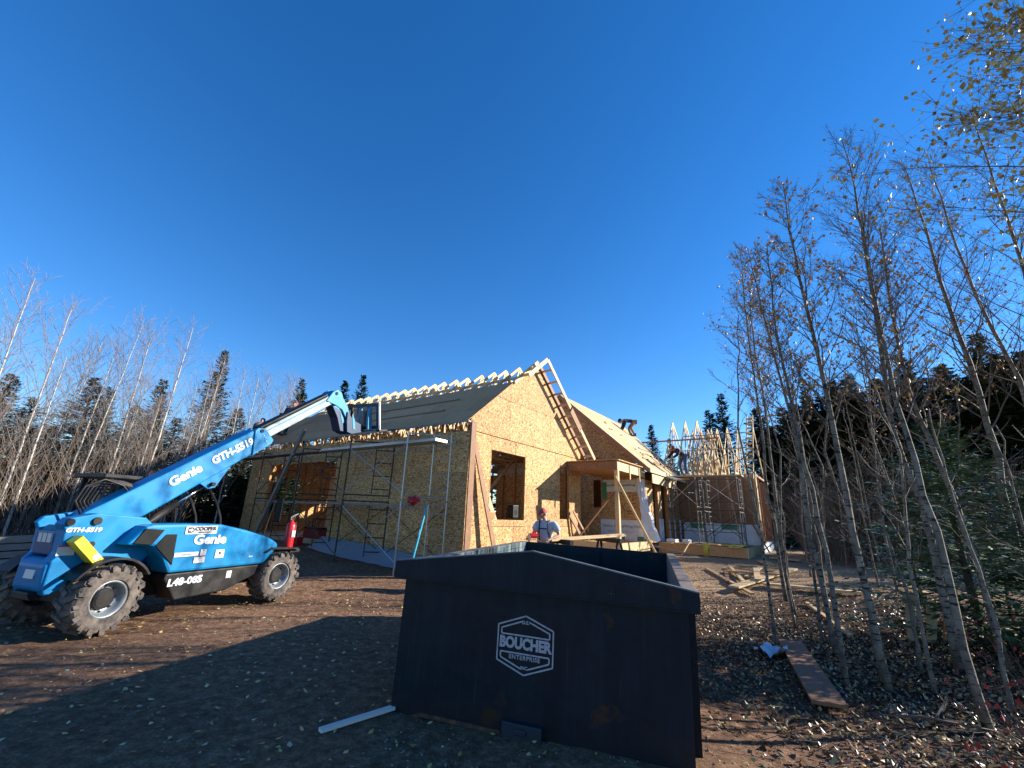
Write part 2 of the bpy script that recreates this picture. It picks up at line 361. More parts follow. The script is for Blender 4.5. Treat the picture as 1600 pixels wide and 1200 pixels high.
# ------------------------------------------------------------ trees
def branch_curve(p, d, L, k, up, rg, wob=.12):
    pts = [p.copy()]; d = d.normalized()
    for i in range(k):
        d = (d + Vector((rg.gauss(0, wob), rg.gauss(0, wob), up))).normalized(); pts.append(pts[-1] + d * (L / k))
    return pts
def leafq(b, p, s, rg):
    e = Euler((rg.uniform(0, 6), rg.uniform(0, 6), rg.uniform(0, 6))).to_matrix()
    b.add([p + e @ Vector(q) for q in ((-s * .5, 0, 0), (0, -s * .35, .1 * s), (s * .5, 0, 0), (0, s * .35, .1 * s))], [(0, 1, 2, 3)])
def birch(path, r0, seed, cs=.4, nb=34, bl=1.6, ntw=7, sub=2, leaf=0., lsize=.05, lm=None, forks=0, steep=.8, tr=.0035, tb=None):
    """returns (trunk, branches, leaves) MBs; path = trunk centre points, base first"""
    rg = random.Random(seed); path = [Vector(p) for p in path]
    # resample
    L = [0]
    for i in range(1, len(path)): L.append(L[-1] + (path[i] - path[i - 1]).length)
    H = L[-1]
    def at(t):
        s = t * H
        for i in range(1, len(path)):
            if s <= L[i] or i == len(path) - 1:
                return path[i - 1].lerp(path[i], (s - L[i - 1]) / max(1e-6, L[i] - L[i - 1]))
    n = 16; pts = [at(i / n) + Vector((noise.noise(Vector((seed, i * .9, 0))), noise.noise(Vector((seed + 9, i * .9, 4))), 0)) * .035 * (1 if i else 0) for i in range(n + 1)]
    rad = lambda t: r0 * (1 - t) ** .8 + .006
    T = MB(); T.path(pts + [], [rad(i / n) * (1.25 if i == 0 else 1) for i in range(n + 1)], 8)
    B = MB(); V = MB()
    for i in range(nb):
        t = cs + (.985 - cs) * (i + rg.random()) / nb; p = at(t); az = i * 2.4 + rg.uniform(-.5, .5)
        k = (1 - t) / (1 - cs); bL = bl * (.25 + .75 * k ** .7) * rg.uniform(.6, 1.15)
        if i % 9 == 4: bL *= 1.35
        el = steep + rg.uniform(-.25, .2)
        d = Vector((math.cos(az) * math.cos(el), math.sin(az) * math.cos(el), math.sin(el)))
        bp = branch_curve(p, d, bL, 5, .05, rg); rb = max(tr * 1.6, rad(t) * .27)
        B.path(bp, [rb * (1 - j / 5) ** .8 + tr * .6 for j in range(6)], 4, False)
        for j in range(ntw):
            u = .2 + .8 * (j + rg.random()) / ntw; q = min(4, int(u * 5)); pp = bp[q].lerp(bp[q + 1], u * 5 - q); dd = (bp[q + 1] - bp[q]).normalized()
            d2 = (dd + Vector((rg.gauss(0, .5), rg.gauss(0, .5), rg.gauss(.05, .3)))).normalized(); tl = bL * rg.uniform(.2, .42)
            tp = branch_curve(pp, d2, tl, 3, .06, rg); B.path(tp, [tr, tr * .9, tr * .75, tr * .4], 3, False)
            for s in range(sub):
                q = rg.randrange(1, 3); d3 = (d2 + Vector((rg.gauss(0, .6), rg.gauss(0, .6), rg.gauss(.1, .4)))).normalized()
                e = tp[q] + d3 * tl * rg.uniform(.35, .7); B.path([tp[q], e], [tr * .75, tr * .35], 3, False)
                if leaf and rg.random() < leaf * 1.2 * sm(.0, .35, k): leafq(V, e, lsize * rg.uniform(.7, 1.3), rg)
            if leaf and rg.random() < leaf: leafq(V, tp[3], lsize * rg.uniform(.7, 1.3), rg); leafq(V, tp[2], lsize, rg)
    for f in range(forks):
        pass
    return T, B, V
def plant_birch(name, label, path, r0, seed, bark, twig, group=None, **kw):
    b0 = Vector(path[0]); rel = [Vector(p) - b0 for p in path]
    z = gz(b0.x, b0.y) - .05
    rel = [Vector((0, 0, z - b0.z))] + rel[1:] if z < b0.z else rel
    lf = kw.pop('lm', None)
    T, B, V = birch(rel, r0 * .63, seed, **kw)
    o = thing(name, label, 'tree', b0, group=group)
    T.build('trunk', bark, o, smooth=True, fix=False); B.build('branches', twig, o, fix=False, kind='stuff')
    if V.v: V.build('leaves', lf or AUTUMN, o, fix=False, kind='stuff')
    return o
RT = {
'T1': [(6.1, 10.19, 0), (6.08, 10.21, 0.89), (6.07, 10.21, 1.95), (6.0, 10.26, 2.64), (6.08, 10.21, 3.24), (6.07, 10.21, 4.2), (6.06, 10.22, 6.59), (6.13, 10.18, 9.0)],
'T2': [(5.55, 9.06, 0), (5.49, 9.1, 0.98), (5.5, 9.09, 2.08), (5.52, 9.08, 3.09), (5.54, 9.07, 4.35), (5.49, 9.1, 5.57), (5.56, 9.06, 7.21)],
'T3': [(4.64, 6.75, 0), (4.61, 6.77, 0.89), (4.57, 6.8, 1.38), (4.57, 6.8, 2.21), (4.58, 6.79, 3.05), (4.46, 6.88, 4.64), (4.33, 6.96, 6.6)],
'T4': [(4.0, 5.74, 0), (4.03, 5.73, 0.94), (4.0, 5.75, 1.52), (3.99, 5.76, 2.13), (3.95, 5.78, 2.69), (3.88, 5.83, 4.3), (3.92, 5.8, 5.9)],
'T5': [(4.41, 5.65, 0), (4.38, 5.67, 1.05), (4.36, 5.68, 1.62), (4.37, 5.68, 2.17), (4.36, 5.69, 2.77), (4.36, 5.69, 3.38), (4.34, 5.7, 4.16), (4.29, 5.74, 5.4), (4.3, 5.73, 7.0)],
'T6': [(9.12, 10.85, 0), (9.11, 10.85, 0.77), (9.09, 10.87, 1.63), (9.15, 10.82, 2.68), (9.25, 10.73, 4.45), (9.29, 10.7, 6.02), (9.38, 10.62, 7.69)],
'T7': [(5.84, 6.24, 0), (5.84, 6.24, 0.93), (5.85, 6.23, 2.0), (5.8, 6.28, 2.5), (5.74, 6.34, 3.02), (5.8, 6.28, 4.23), (5.86, 6.22, 6.13), (5.9, 6.18, 7.48), (5.9, 6.18, 8.5)],
'T8': [(4.5, 4.65, 0), (4.46, 4.69, 0.6), (4.49, 4.66, 1.23), (4.46, 4.69, 1.7), (4.44, 4.71, 2.57), (4.41, 4.73, 3.05), (4.43, 4.72, 4.26), (4.47, 4.68, 5.63)],
'T9': [(6.39, 6.18, 0), (6.38, 6.2, 0.53), (6.38, 6.2, 1.29), (6.34, 6.24, 2.04), (6.28, 6.3, 2.78), (6.19, 6.39, 3.65), (6.21, 6.37, 5.18), (6.3, 6.29, 6.75)],
'T10': [(8.46, 7.5, 0), (8.44, 7.53, 0.97), (8.46, 7.5, 2.13), (8.51, 7.45, 3.1), (8.52, 7.44, 3.79), (8.48, 7.48, 5.18), (8.45, 7.51, 6.43), (8.45, 7.52, 7.95), (8.42, 7.54, 9.4)],
'T11': [(10.15, 8.5, 0), (10.31, 8.31, 3.3), (10.36, 8.24, 4.55), (10.21, 8.43, 6.39), (10.16, 8.49, 8.25), (10.14, 8.51, 10.7)],
'T12': [(8.75, 7.0, 0), (8.92, 6.79, 3.54), (9.04, 6.64, 6.2), (9.05, 6.62, 8.29), (9.06, 6.61, 9.9)],
}
RP = {  # radius, crown start, branches, branch length, leaf chance, label
'T1': (.055, .42, 60, 1.3, .13, 'tall thin birch nearest the scaffold tower, with orange leaves in its crown'),
'T2': (.05, .50, 30, .9, .06, 'slender birch just right of the one nearest the scaffold'),
'T3': (.045, .45, 44, 1.0, .18, 'slim birch with a swarm of orange leaves, left of the tallest one'),
'T4': (.04, .5, 28, .8, .05, 'slim bare birch rising beside the leaning brown board'),
'T5': (.062, .42, 60, 1.15, .12, 'thick pale birch with dark bands behind the leaning brown board, crown dotted orange'),
'T6': (.04, .35, 30, 1.2, .05, 'thin straight birch beyond the long lumber on the bank'),
'T7': (.065, .38, 66, 1.4, .05, 'tallest bare birch in the middle of the right grove'),
'T8': (.05, .5, 36, .9, .04, 'birch with a bent pale trunk in front of the young fir'),
'T9': (.06, .42, 54, 1.2, .12, 'birch growing out of the young fir boughs at the right'),
'T10': (.09, .36, 60, 1.6, .09, 'stout grey birch right of the fir with a wide yellow flecked crown'),
'T11': (.08, .36, 54, 1.7, .07, 'large birch at the right edge with the widest bare crown'),
'T12': (.07, .4, 44, 1.7, .02, 'bare dark birch rising along the right edge of the photo'),
}
for i, (k, p) in enumerate(RT.items()):
    q = RP[k]
    plant_birch('birch_tree', q[5], p, q[0], 100 + i, BIRCH, TWIG, 'tall birches on the right bank', cs=q[1], nb=q[2], bl=q[3], leaf=q[4] * 1.7, ntw=9, sub=4, tr=.0022, steep=.85, lsize=.058)
# leafy birch outside the frame whose boughs hang in at the top right
r = random.Random(5)
T, B, V = birch([(0, 0, -.2), (.05, -.05, 3), (0, 0, 6), (-.2, 0, 9.5)], .08, 77, cs=.5, nb=110, bl=2.8, ntw=13, sub=7, leaf=1.0, lsize=.085, steep=.3, tr=.0028)
o = thing('birch_tree', 'yellow leafed birch whose boughs hang into the top right corner', 'tree', (8.35, 3.75, 0))
T.build('trunk', BIRCH, o, smooth=True, fix=False); B.build('branches', TWIG, o, fix=False, kind='stuff'); V.build('leaves', YLEAF, o, fix=False, kind='stuff')
# thin saplings and leaning poles between the right birches
SAP = []
for i in range(6):
    rg = random.Random(900 + i); T, B, V = birch([(0, 0, -.1), (rg.uniform(-.1, .1), 0, 1.2), (rg.uniform(-.3, .3), .1, 2.6), (rg.uniform(-.4, .4), 0, 4.2)], .018, 900 + i, cs=.25, nb=14, bl=.9, ntw=4, sub=2, leaf=.03, steep=.6, tr=.0028)
    SAP.append((T.mesh('trunk', BIRCH, True, False), B.mesh('branches', TWIG, False, False)))
sp = [(5.0, 8.2), (5.9, 8.6), (4.9, 7.4), (6.6, 9.7), (7.4, 10.6), (5.3, 6.2), (6.9, 7.7), (4.9, 5.6), (5.3, 5.2), (7.7, 8.8), (6.9, 5.6), (5.9, 5.1), (7.6, 6.6), (3.9, 6.9), (8.4, 9.4), (9.3, 9.6), (9.9, 11.2), (8.3, 12.6), (10.5, 12.9), (11.2, 10.9), (9.9, 14.2), (11.9, 13.4), (12.1, 11.6), (8.9, 11.1), (5.6, 7.3), (9.4, 12.2), (10.8, 14.6), (7.9, 7.4), (6.3, 10.4), (7.0, 11.5)]
for i, (x, y) in enumerate(sp):
    t = thing('birch_sapling', 'thin bare sapling among the birches on the right bank', 'sapling', (x, y, gz(x, y)), r.uniform(0, 6), 'saplings among the right birches')
    t.scale = (1, 1, r.uniform(.6, 1.35)); a = SAP[i % 6]
    link('trunk', a[0], t); link('branches', a[1], t, kind='stuff')
# left birch thicket
LB = []
for i in range(7):
    rg = random.Random(40 + i); H = rg.uniform(8.6, 10.6); lx = rg.uniform(-.2, 1.0); ly = rg.uniform(-.4, .5)
    T, B, V = birch([(0, 0, -.3), (lx * .15, ly * .2, H * .25), (lx * .45, ly * .5, H * .5), (lx * .8, ly * .8, H * .78), (lx, ly, H)], rg.uniform(.035, .065), 40 + i, cs=.16, nb=44, bl=3.2, ntw=7, sub=2, leaf=0, steep=1.08, tr=.0042)
    LB.append((T.mesh('trunk', BIRCHW, True, False), B.mesh('branches', TWIGL, False, False)))
ORD = ['first', 'second', 'third', 'fourth', 'fifth', 'sixth', 'seventh', 'eighth', 'ninth', 'tenth', 'eleventh', 'twelfth']
front = [(-18.6, 10.2, 1.0), (-17.2, 10.9, 1.02), (-15.4, 12.6, 1.0), (-15.9, 14.2, 1.08), (-14.2, 14.6, .97), (-14.6, 16.2, 1.03), (-13.1, 16.0, .93), (-12.6, 17.3, .9), (-13.4, 18.6, .96), (-11.9, 18.6, .86), (-11.4, 20.5, .88)]
for i, (x, y, s) in enumerate(front):
    t = thing('birch_tree', ORD[i] + ' pale bare birch from the left edge, in the front row behind the blue machine', 'tree', (x, y, gz(x, y)), rnd.uniform(-.4, .4), 'bare birches behind the blue machine')
    s *= .86; t.scale = (s * .9, s * .9, s * .95); a = LB[i % 7]; link('trunk', a[0], t); link('branches', a[1], t, kind='stuff')
back = [(-18.2, 12.0, .8), (-16.2, 12.1, .7), (-14.9, 13.7, .75), (-13.7, 15.2, .7), (-12.9, 15.4, .62), (-12.2, 16.2, .6), (-15.2, 15.3, .82), (-16.9, 11.9, .9), (-19.6, 11.0, .85), (-13.2, 17.4, .75), (-22, 13, .9), (-17.8, 16.8, .95), (-16.3, 18.3, .86), (-15.4, 21.5, .8), (-20.8, 11.6, .95), (-16.8, 13.4, .88), (-13.4, 21.8, .98), (-12.9, 23.2, 1.02), (-14.6, 23.8, 1.05), (-13.9, 20.6, .8), (-12.1, 22.6, .92), (-17.5, 9.0, .9), (-20.2, 8.6, .95), (-14.9, 18.0, .7), (-16.4, 15.4, .9)]
for i, (x, y, s) in enumerate(back):
    t = thing('birch_tree', 'bare grey birch in the tangled second row behind the blue machine', 'tree', (x, y, gz(x, y)), rnd.uniform(-.6, .6), 'birches in the left thicket')
    s *= .82; t.scale = (s, s, s); a = LB[(i * 3 + 2) % 7]; link('trunk', a[0], t); link('branches', a[1], t, kind='stuff')

def spruce(H, Rr, seed, whorls, per, tw, nm, base=.03, droop=.25, twl=.46, twd=.058):
    rg = random.Random(seed); T = MB(); T.path([(0, 0, -.3), (0, 0, H * .5), (0, 0, H)], [.02 * H, .011 * H, .01], 7)
    C = MB()
    for i in range(whorls):
        u = base + (1 - base) * (i / whorls); z = u * H; L = Rr * (1 - u) ** .85 + .1
        for k in range(per if u < .8 else max(4, per - 2)):
            az = rg.uniform(0, 6.28); l = L * rg.uniform(.62, 1.18); el = .45 * u + .05 - droop * (1 - u) + rg.uniform(-.12, .12)
            d = Vector((math.cos(az) * math.cos(el), math.sin(az) * math.cos(el), math.sin(el))); sd = Vector((-math.sin(az), math.cos(az), 0))
            p0 = Vector((0, 0, z + rg.uniform(-.5, .5) * H / whorls))
            n = max(3, int(tw * (.35 + .65 * l / (Rr + .1))))
            tip = p0 + d * l + Vector((0, 0, .10 * l)); w = twd * 1.1
            C.add([p0 + sd * w * .4, p0 - sd * w * .4, tip], [(0, 1, 2)])
            for j in range(n):
                f = .18 + .82 * (j + rg.random() * .7) / n; q = p0 + d * (l * f) + Vector((0, 0, .10 * l * f * f)); s = 1 if j % 2 else -1
                tl = twl * (1.15 - f * .75) * rg.uniform(.7, 1.2) * min(1, .35 + l / Rr)
                e = (d * .75 + sd * s * .85 + Vector((0, 0, rg.uniform(-.45, .15)))).normalized(); n2 = e.cross(Vector((0, 0, 1))).normalized() + Vector((0, 0, rg.uniform(-.6, .6)))
                C.add([q, q + e * tl * .45 + n2 * twd, q + e * tl, q + e * tl * .45 - n2 * twd], [(0, 1, 2), (0, 2, 3)])
    return T.mesh('trunk', SBARK, True, False), C.mesh('crown', nm, False, False)
SP = [spruce(10, 2.1, 60 + i, 54, 10, 15, NEEDLE) for i in range(5)]
def plant_spruce(x, y, top, label, group=None, wid=1., i=0):
    z = gz(x, y); t = thing('spruce_tree', label, 'tree', (x, y, z), rnd.uniform(0, 6), group); s = (top - z) / 10
    t.scale = (s * wid, s * wid, s); a = SP[i % 5]; link('trunk', a[0], t); link('crown', a[1], t); return t
plant_spruce(-17.0, 24.0, 10.3, 'tallest dark spruce at the left, among the bare birches', None, 1.0, 0)
plant_spruce(-17.6, 21.0, 7.6, 'mid height spruce left of the tallest one behind the boom', None, 1.25, 1)
plant_spruce(-18.4, 19.2, 6.6, 'shorter spruce behind the white birch stems, left of the boom', None, 1.3, 2)
plant_spruce(-13.9, 28.0, 9.0, 'spruce rising behind the roof workers above the boom', None, 1.15, 3)
plant_spruce(-15.2, 30.0, 10.6, 'narrow spruce top above the silver boom section', None, 1.0, 3)
plant_spruce(-14.5, 36.0, 12.4, 'small far spruce tip left of the roof trusses', None, 1.0, 4)
plant_spruce(-13.0, 36.0, 12.9, 'far spruce tip just over the end roof trusses', None, 1.0, 0)
plant_spruce(16.7, 33.0, 11.6, 'pointed dark spruce right behind the standing trusses', None, 1.1, 1)
plant_spruce(14.2, 30.0, 9.4, 'broad topped spruce left of the pointed one behind the trusses', None, 1.4, 2)
plant_spruce(11.0, 33.0, 8.8, 'small spruce seen between the roofer and the trusses', None, 1.2, 3)
plant_spruce(12.7, 34.0, 8.0, 'low spruce top behind the worker in the black jacket', None, .9, 4)
plant_spruce(26.5, 37.1, 14.3, 'spruce peak left of the tallest birch, behind the right grove', None, 1.0, 0)
plant_spruce(29.4, 35.4, 14.6, 'dark spruce peak behind the middle of the right grove', None, 1.1, 1)
plant_spruce(31.5, 32.5, 15.4, 'bushy spruce behind the stout grey birch', None, 1.3, 2)
plant_spruce(34.1, 29.1, 15.9, 'dark spruce filling the right edge behind the last birches', None, 1.35, 3)
rg = random.Random(12)
for i in range(24):
    a = R(-66 + i * 1.75); D = rg.uniform(24, 30); x, y = D * math.sin(a), D * math.cos(a)
    plant_spruce(x, y, rg.uniform(4.8, 6.6), 'dark spruce in the shaded mass behind the left birches', 'spruces behind the left birches', 1.7, i)
for i in range(36):
    a = R(30.5 + (i % 18) * 1.25); D = (45 if i < 18 else 50) + rg.uniform(-1, 1); x, y = D * math.sin(a), D * math.cos(a)
    plant_spruce(x, y, rg.uniform(11.2, 14.2) + (1.2 if i >= 18 else 0) - (2.0 if i % 18 < 3 else 0), 'dark spruce in the shaded mass behind the right grove', 'spruces behind the right grove', 1.7, i)
for i in range(14):
    a = R(36 + i * 1.25); D = rg.uniform(21, 25); x, y = D * math.sin(a), D * math.cos(a)
    plant_spruce(x, y, rg.uniform(3.2, 4.6), 'young spruce along the edge of the right wood', 'young spruces at the edge of the right wood', 2.0, i + 2)
# far wood behind everything, one mass
Wd = MB(); rg = random.Random(4)
for i in range(190):
    a = rg.uniform(-1.25, 1.15); D = rg.uniform(34, 60); x, y = D * math.sin(a), D * math.cos(a); H = rg.uniform(5.5, 8.0)
    for k in range(70):
        u = rg.random() ** .8; z = u * H; L = (1 - u) * 2.2 + .15; az = rg.uniform(0, 6.28); p = Vector((x, y, z + .4)); e = Vector((math.cos(az), math.sin(az), -.25)) * L
        sd = Vector((-math.sin(az), math.cos(az), 0)) * L * .35; Wd.add([p, p + e * .6 + sd, p + e, p + e * .6 - sd], [(0, 1, 2), (0, 2, 3)])
tag(Wd.build('far_wood', NEEDLE, fix=False), 'far dark conifer wood closing the view behind the site', 'wood', kind='stuff')
# grey leafless brush at the foot of the woods
Br = MB(); rg = random.Random(6)
for i in range(2600):
    if rg.random() < .45: a = rg.uniform(-1.2, -.62); D = rg.uniform(18.5, 24)
    else: a = rg.uniform(.58, .90); D = rg.uniform(18, 25)
    x, y = D * math.sin(a), D * math.cos(a); p = Vector((x, y, gz(x, y))); d = Vector((rg.gauss(0, .25), rg.gauss(0, .25), 1)).normalized(); L = rg.uniform(1, 3.6)
    bp = branch_curve(p, d, L, 3, 0, rg, .1); Br.path(bp, [.009, .007, .005, .003], 3, False)
    for k in range(3):
        q = bp[rg.randrange(1, 4)]; Br.path([q, q + Vector((rg.gauss(0, .3), rg.gauss(0, .3), rg.uniform(.1, .5)))], [.004, .002], 3, False)
tag(Br.build('leafless_brush', TWIG, fix=False), 'grey leafless brush along the foot of both woods', 'brush', kind='stuff')
# young fir whose boughs reach into the bank at the right
T, C_ = spruce(3.3, 1.95, 301, 32, 10, 28, NEEDLE2, .04, .10, .26, .026)
o = thing('young_fir', 'young green fir spreading low boughs over the right bank', 'fir', (7.0, 7.0, gz(7.0, 7.0))); link('trunk', T, o); link('crown', C_, o)
o2 = thing('young_fir', 'smaller young fir at the right edge behind the birch stems', 'fir', (7.5, 6.2, gz(7.5, 6.2)), 2); o2.scale = (.75, .75, .72); link('trunk', T, o2); link('crown', C_, o2)
# shrubs with a few red leaves
for i, (x, y, s, lb) in enumerate([(4.45, 4.2, .9, 'low shrub with red leaves at the foot of the bent birch'), (3.6, 3.4, .7, 'low shrub with red leaves at the bottom right of the bank'), (5.9, 5.5, 1.1, 'twiggy shrub with a few red leaves under the young fir')]):
    T = MB(); V = MB(); rg = random.Random(70 + i)
    for k in range(26):
        a = rg.uniform(0, 6.28); d = Vector((math.cos(a) * .6, math.sin(a) * .6, rg.uniform(.5, 1.2))); bp = branch_curve(Vector((0, 0, 0)), d, s * rg.uniform(.5, 1), 4, -.05, rg, .2)
        T.path(bp, [.005, .004, .003, .002, .001], 3, False)
        for q in bp[2:]:
            if rg.random() < .5: leafq(V, q + Vector((rg.gauss(0, .03), rg.gauss(0, .03), 0)), .06, rg)
    o = thing('red_shrub', lb, 'shrub', (x, y, gz(x, y))); T.build('stems', TWIG, o, fix=False); V.build('leaves', REDLEAF, o, fix=False, kind='stuff')
# bare trees standing to the right of the camera; their shadows stripe the yard
for i, (x, y, s) in enumerate([(12.5, .6, .8)]):
    t = thing('birch_tree', 'bare birch standing right of the photograph, beside the yard', 'tree', (x, y, gz(x, y)), i * 1.3, 'bare birches right of the frame')
    t.scale = (s, s, s); a = LB[(i * 2) % 7]; link('trunk', a[0], t); link('branches', a[1], t, kind='stuff')
#PART2
# ------------------------------------------------------------ house under construction (local x = across the gable, y = along the ridge)
HC = Vector((-1.06985741, 11.46295141, 0)); HA = R(90) - .62433
HM = Matrix.Translation(HC) @ Matrix.Rotation(HA, 4, 'Z')
def hw(x, y, z): return HM @ Vector((x, y, z))
house = thing('unfinished_house', 'unfinished house of bare chipboard walls with open roof trusses', 'house', HC, HA)
FZ = .66; PZ = 3.81; WD = 6.55; LN = 12.0
def clip(poly, a, b, c):  # keep a x + b z <= c
    out = []
    for i in range(len(poly)):
        p, q = poly[i], poly[(i + 1) % len(poly)]; fp = a * p[0] + b * p[1] - c; fq = a * q[0] + b * q[1] - c
        if fp <= 0: out.append(p)
        if (fp < 0) != (fq < 0) and abs(fp - fq) > 1e-9:
            t = fp / (fp - fq); out.append((p[0] + (q[0] - p[0]) * t, p[1] + (q[1] - p[1]) * t))
    return out
def area(p): return abs(sum(p[i][0] * p[(i + 1) % len(p)][1] - p[(i + 1) % len(p)][0] * p[i][1] for i in range(len(p)))) / 2
def panels(name, parent, m, us, vs, f, th, holes=(), planes=(), gap=.006, stagger=False, rg=random.Random(8)):
    """lays a sheet grid in (u, v); f maps (u, depth, v) to the house; holes are (u0, u1, v0, v1)"""
    out = []
    for j in range(len(vs) - 1):
        uu = us if not (stagger and j % 2) else [us[0]] + [(us[i] + us[i + 1]) / 2 for i in range(len(us) - 1)] + [us[-1]]
        for i in range(len(uu) - 1):
            u0, u1, v0, v1 = uu[i] + gap, uu[i + 1] - gap, vs[j] + gap, vs[j + 1] - gap
            rects = [(u0, u1, v0, v1)]
            for h in holes:
                nr = []
                for a in rects:
                    if h[1] <= a[0] or h[0] >= a[1] or h[3] <= a[2] or h[2] >= a[3]: nr.append(a); continue
                    x0, x1 = max(a[0], h[0]), min(a[1], h[1])
                    if a[0] < h[0]: nr.append((a[0], h[0], a[2], a[3]))
                    if a[1] > h[1]: nr.append((h[1], a[1], a[2], a[3]))
                    if a[2] < h[2]: nr.append((x0, x1, a[2], h[2]))
                    if a[3] > h[3]: nr.append((x0, x1, h[3], a[3]))
                rects = nr
            b = MB(); pd = rg.uniform(0, .003)
            for a in rects:
                p = [(a[0], a[2]), (a[1], a[2]), (a[1], a[3]), (a[0], a[3])]
                for pl in planes: p = clip(p, *pl)
                if len(p) > 2 and area(p) > .004: b.prism(p, -pd, th - pd, f)
            if b.v: out.append(b.build(name, m, parent))
    return out
def frange(a, b, n): return [a + (b - a) * i / n for i in range(n + 1)]
HZ = 4.15; AZ = 6.76; SL = (AZ - HZ) / 3.275   # apex height and roof slope
roofz = lambda x: HZ + SL * (3.275 - abs(x - 3.275))
# -- gable wall (plane y = 0, outside is -y)
gw = MB()
for z in (FZ + .02, PZ - .06, PZ - .02): gw.rng((.1, WD - .1), (.012, .1), (z - .019, z + .019))
for z in (1.35, 2.57):
    for a_, b_ in ((.1, .95), (2.8, 4.9), (5.7, WD - .1)): gw.rng((a_, b_), (.014, .06), (z - .03, z + .03))
for (x0, x1, z0, z1) in ((.98, 2.72, 1.53, 3.43), (4.93, 5.62, 1.60, 3.43)):
    gw.rng((x0 - .1, x1 + .1), (.014, .1), (z1 + .003, z1 + .14)); gw.rng((x0 - .1, x1 + .1), (.014, .1), (z0 - .045, z0 - .003))
gable = gw.build('gable_wall', PINE, house)
H1 = [(.98, 2.72, 1.53, 3.43), (4.93, 5.62, 1.60, 3.43)]
fy = lambda u, d, v: (u, -d + .012, v)
panels('osb_panel', gable, OSB, [0, .95, 2.17, 3.39, 4.6, 5.83, WD], [FZ - .1, 1.35, 2.57, PZ], lambda u, d, v: (u, .012 - d, v), .014, H1)
panels('osb_panel', gable, OSB, [0, 1.8, 4.24, WD], [PZ + .012, 5.03, 6.25, 6.9], lambda u, d, v: (u, .006 - d, v), .014, (), [(-SL, 1, HZ), (SL, 1, HZ + SL * WD)])
me = MB().rng((-.019, .019), (.014, .10), (FZ + .04, PZ - .08)).mesh('stud', CEDAR)
def studs(parent, pts, rz=0, m=me, skip=()):
    for p in pts: link('stud', m, parent, (p[0], p[1], 0), (0, 0, rz))
studs(gable, [(x, 0) for x in (.06, .45, .92, 2.78, 3.2, 3.6, 4.0, 4.4, 4.87, 5.68, 6.1, WD - .06)])
# -- left long wall (plane x = 0, outside is -x), with the wide door opening
lw = MB()
for z in (FZ + .02, PZ - .06, PZ - .02):
    if z < 1: lw.rng((.012, .1), (.12, 5.85), (z - .019, z + .019)); lw.rng((.012, .1), (10.35, LN), (z - .019, z + .019))
    else: lw.rng((.012, .1), (.12, LN), (z - .019, z + .019))
lw.rng((.016, .1), (5.7, 10.5), (3.24, 3.55)); lw.rng((.016, .1), (.12, 5.8), (2.66, 2.74)); lw.rng((.016, .1), (.12, 5.8), (1.66, 1.74))
leftw = lw.build('long_wall', CEDAR, house)
panels('osb_panel', leftw, OSB, [0.0, 1.22, 2.44, 3.66, 4.88, 5.9, 7.5, 9.2, 10.34, 11.2, LN], [FZ - .1, 1.7, 2.7, PZ], lambda u, d, v: (.012 - d, u, v), .014, [(5.9, 10.34, 0, 3.22)])
studs(leftw, [(.014, y) for y in (.6, 1.2, 1.8, 2.4, 3.0, 3.6, 4.2, 4.8, 5.4, 5.84, 10.4, 11, 11.6)], PI / 2)
for o_ in [c for c in leftw.children if c.name.startswith('stud')]: o_.location.x = .114
# -- back wall and far gable: open stud frames, partly sheathed
bw = MB()
for z in (FZ + .02, PZ - .04): bw.rng((WD - .1, WD - .014), (.12, LN), (z - .019, z + .019))
backw = bw.build('long_wall', CEDAR, house)
panels('osb_panel', backw, OSB, [0, 1.22, 2.44, 3.66, 4.88, 6.1, 7.3, 8.5, 9.8, 11, LN], [FZ, 2.0, PZ - .5], lambda u, d, v: (WD - .014 + d, u, v), .014, [(7.6, 8.4, 1.5, 2.6), (4.0, 4.9, 1.4, 2.7)])
studs(backw, [(WD, .6 * i) for i in range(1, 20)], PI / 2)
fw_ = MB()
for z in (FZ + .02, PZ - .04): fw_.rng((0, WD), (LN - .1, LN - .01), (z - .019, z + .019))
farw = fw_.build('gable_wall', CEDAR, house)
panels('osb_panel', farw, OSB, [0, 1.22, 2.44, 4.1, 5.3, WD], [FZ, 2.2, PZ], lambda u, d, v: (u, LN - .008 + d, v), .014, [(1.0, 2.2, 1.4, 2.9)])
studs(farw, [(.4 * i, LN - .12) for i in range(1, 16)])
# -- floor, foundation, partitions
fl = MB().rng((.02, WD - .02), (.02, LN - .02), (FZ - .16, FZ - .003)); fl.build('floor', PINE_OLD, house)
fd = MB(); fd.rng((.05, WD - .05), (.05, LN - .05), (-.3, FZ - .165)); fd.build('foundation', CONC, house)
pt = MB()
for x, y0, y1 in ((3.3, 5.5, 11.9),):
    for z in (FZ + .02, 3.3): pt.rng((x - .045, x + .045), (y0, y1), (z - .019, z + .019))
part = pt.build('partition', CEDAR, house)
studs(part, [(3.35, 5.5 + .4 * i) for i in range(17)], PI / 2)
panels('door_panel', part, mat('pinkish_primed_panel', (.50, .27, .15), .7), [7.72, 9.1, 9.6], [FZ, 1.5, 2.95], lambda u, d, v: (2.2 - d, u, v), .02)
pt = MB(); pt.rng((.3, 3.2), (5.44, 5.53), (FZ, FZ + .04)); pt.rng((.3, 6.4), (4.2, 4.29), (FZ, FZ + .04)); pt.rng((.3, 6.4), (4.2, 4.29), (3.2, 3.24)); part2 = pt.build('partition', CEDAR, house)
studs(part2, [(.4 * i + .3, 4.19) for i in range(16)])
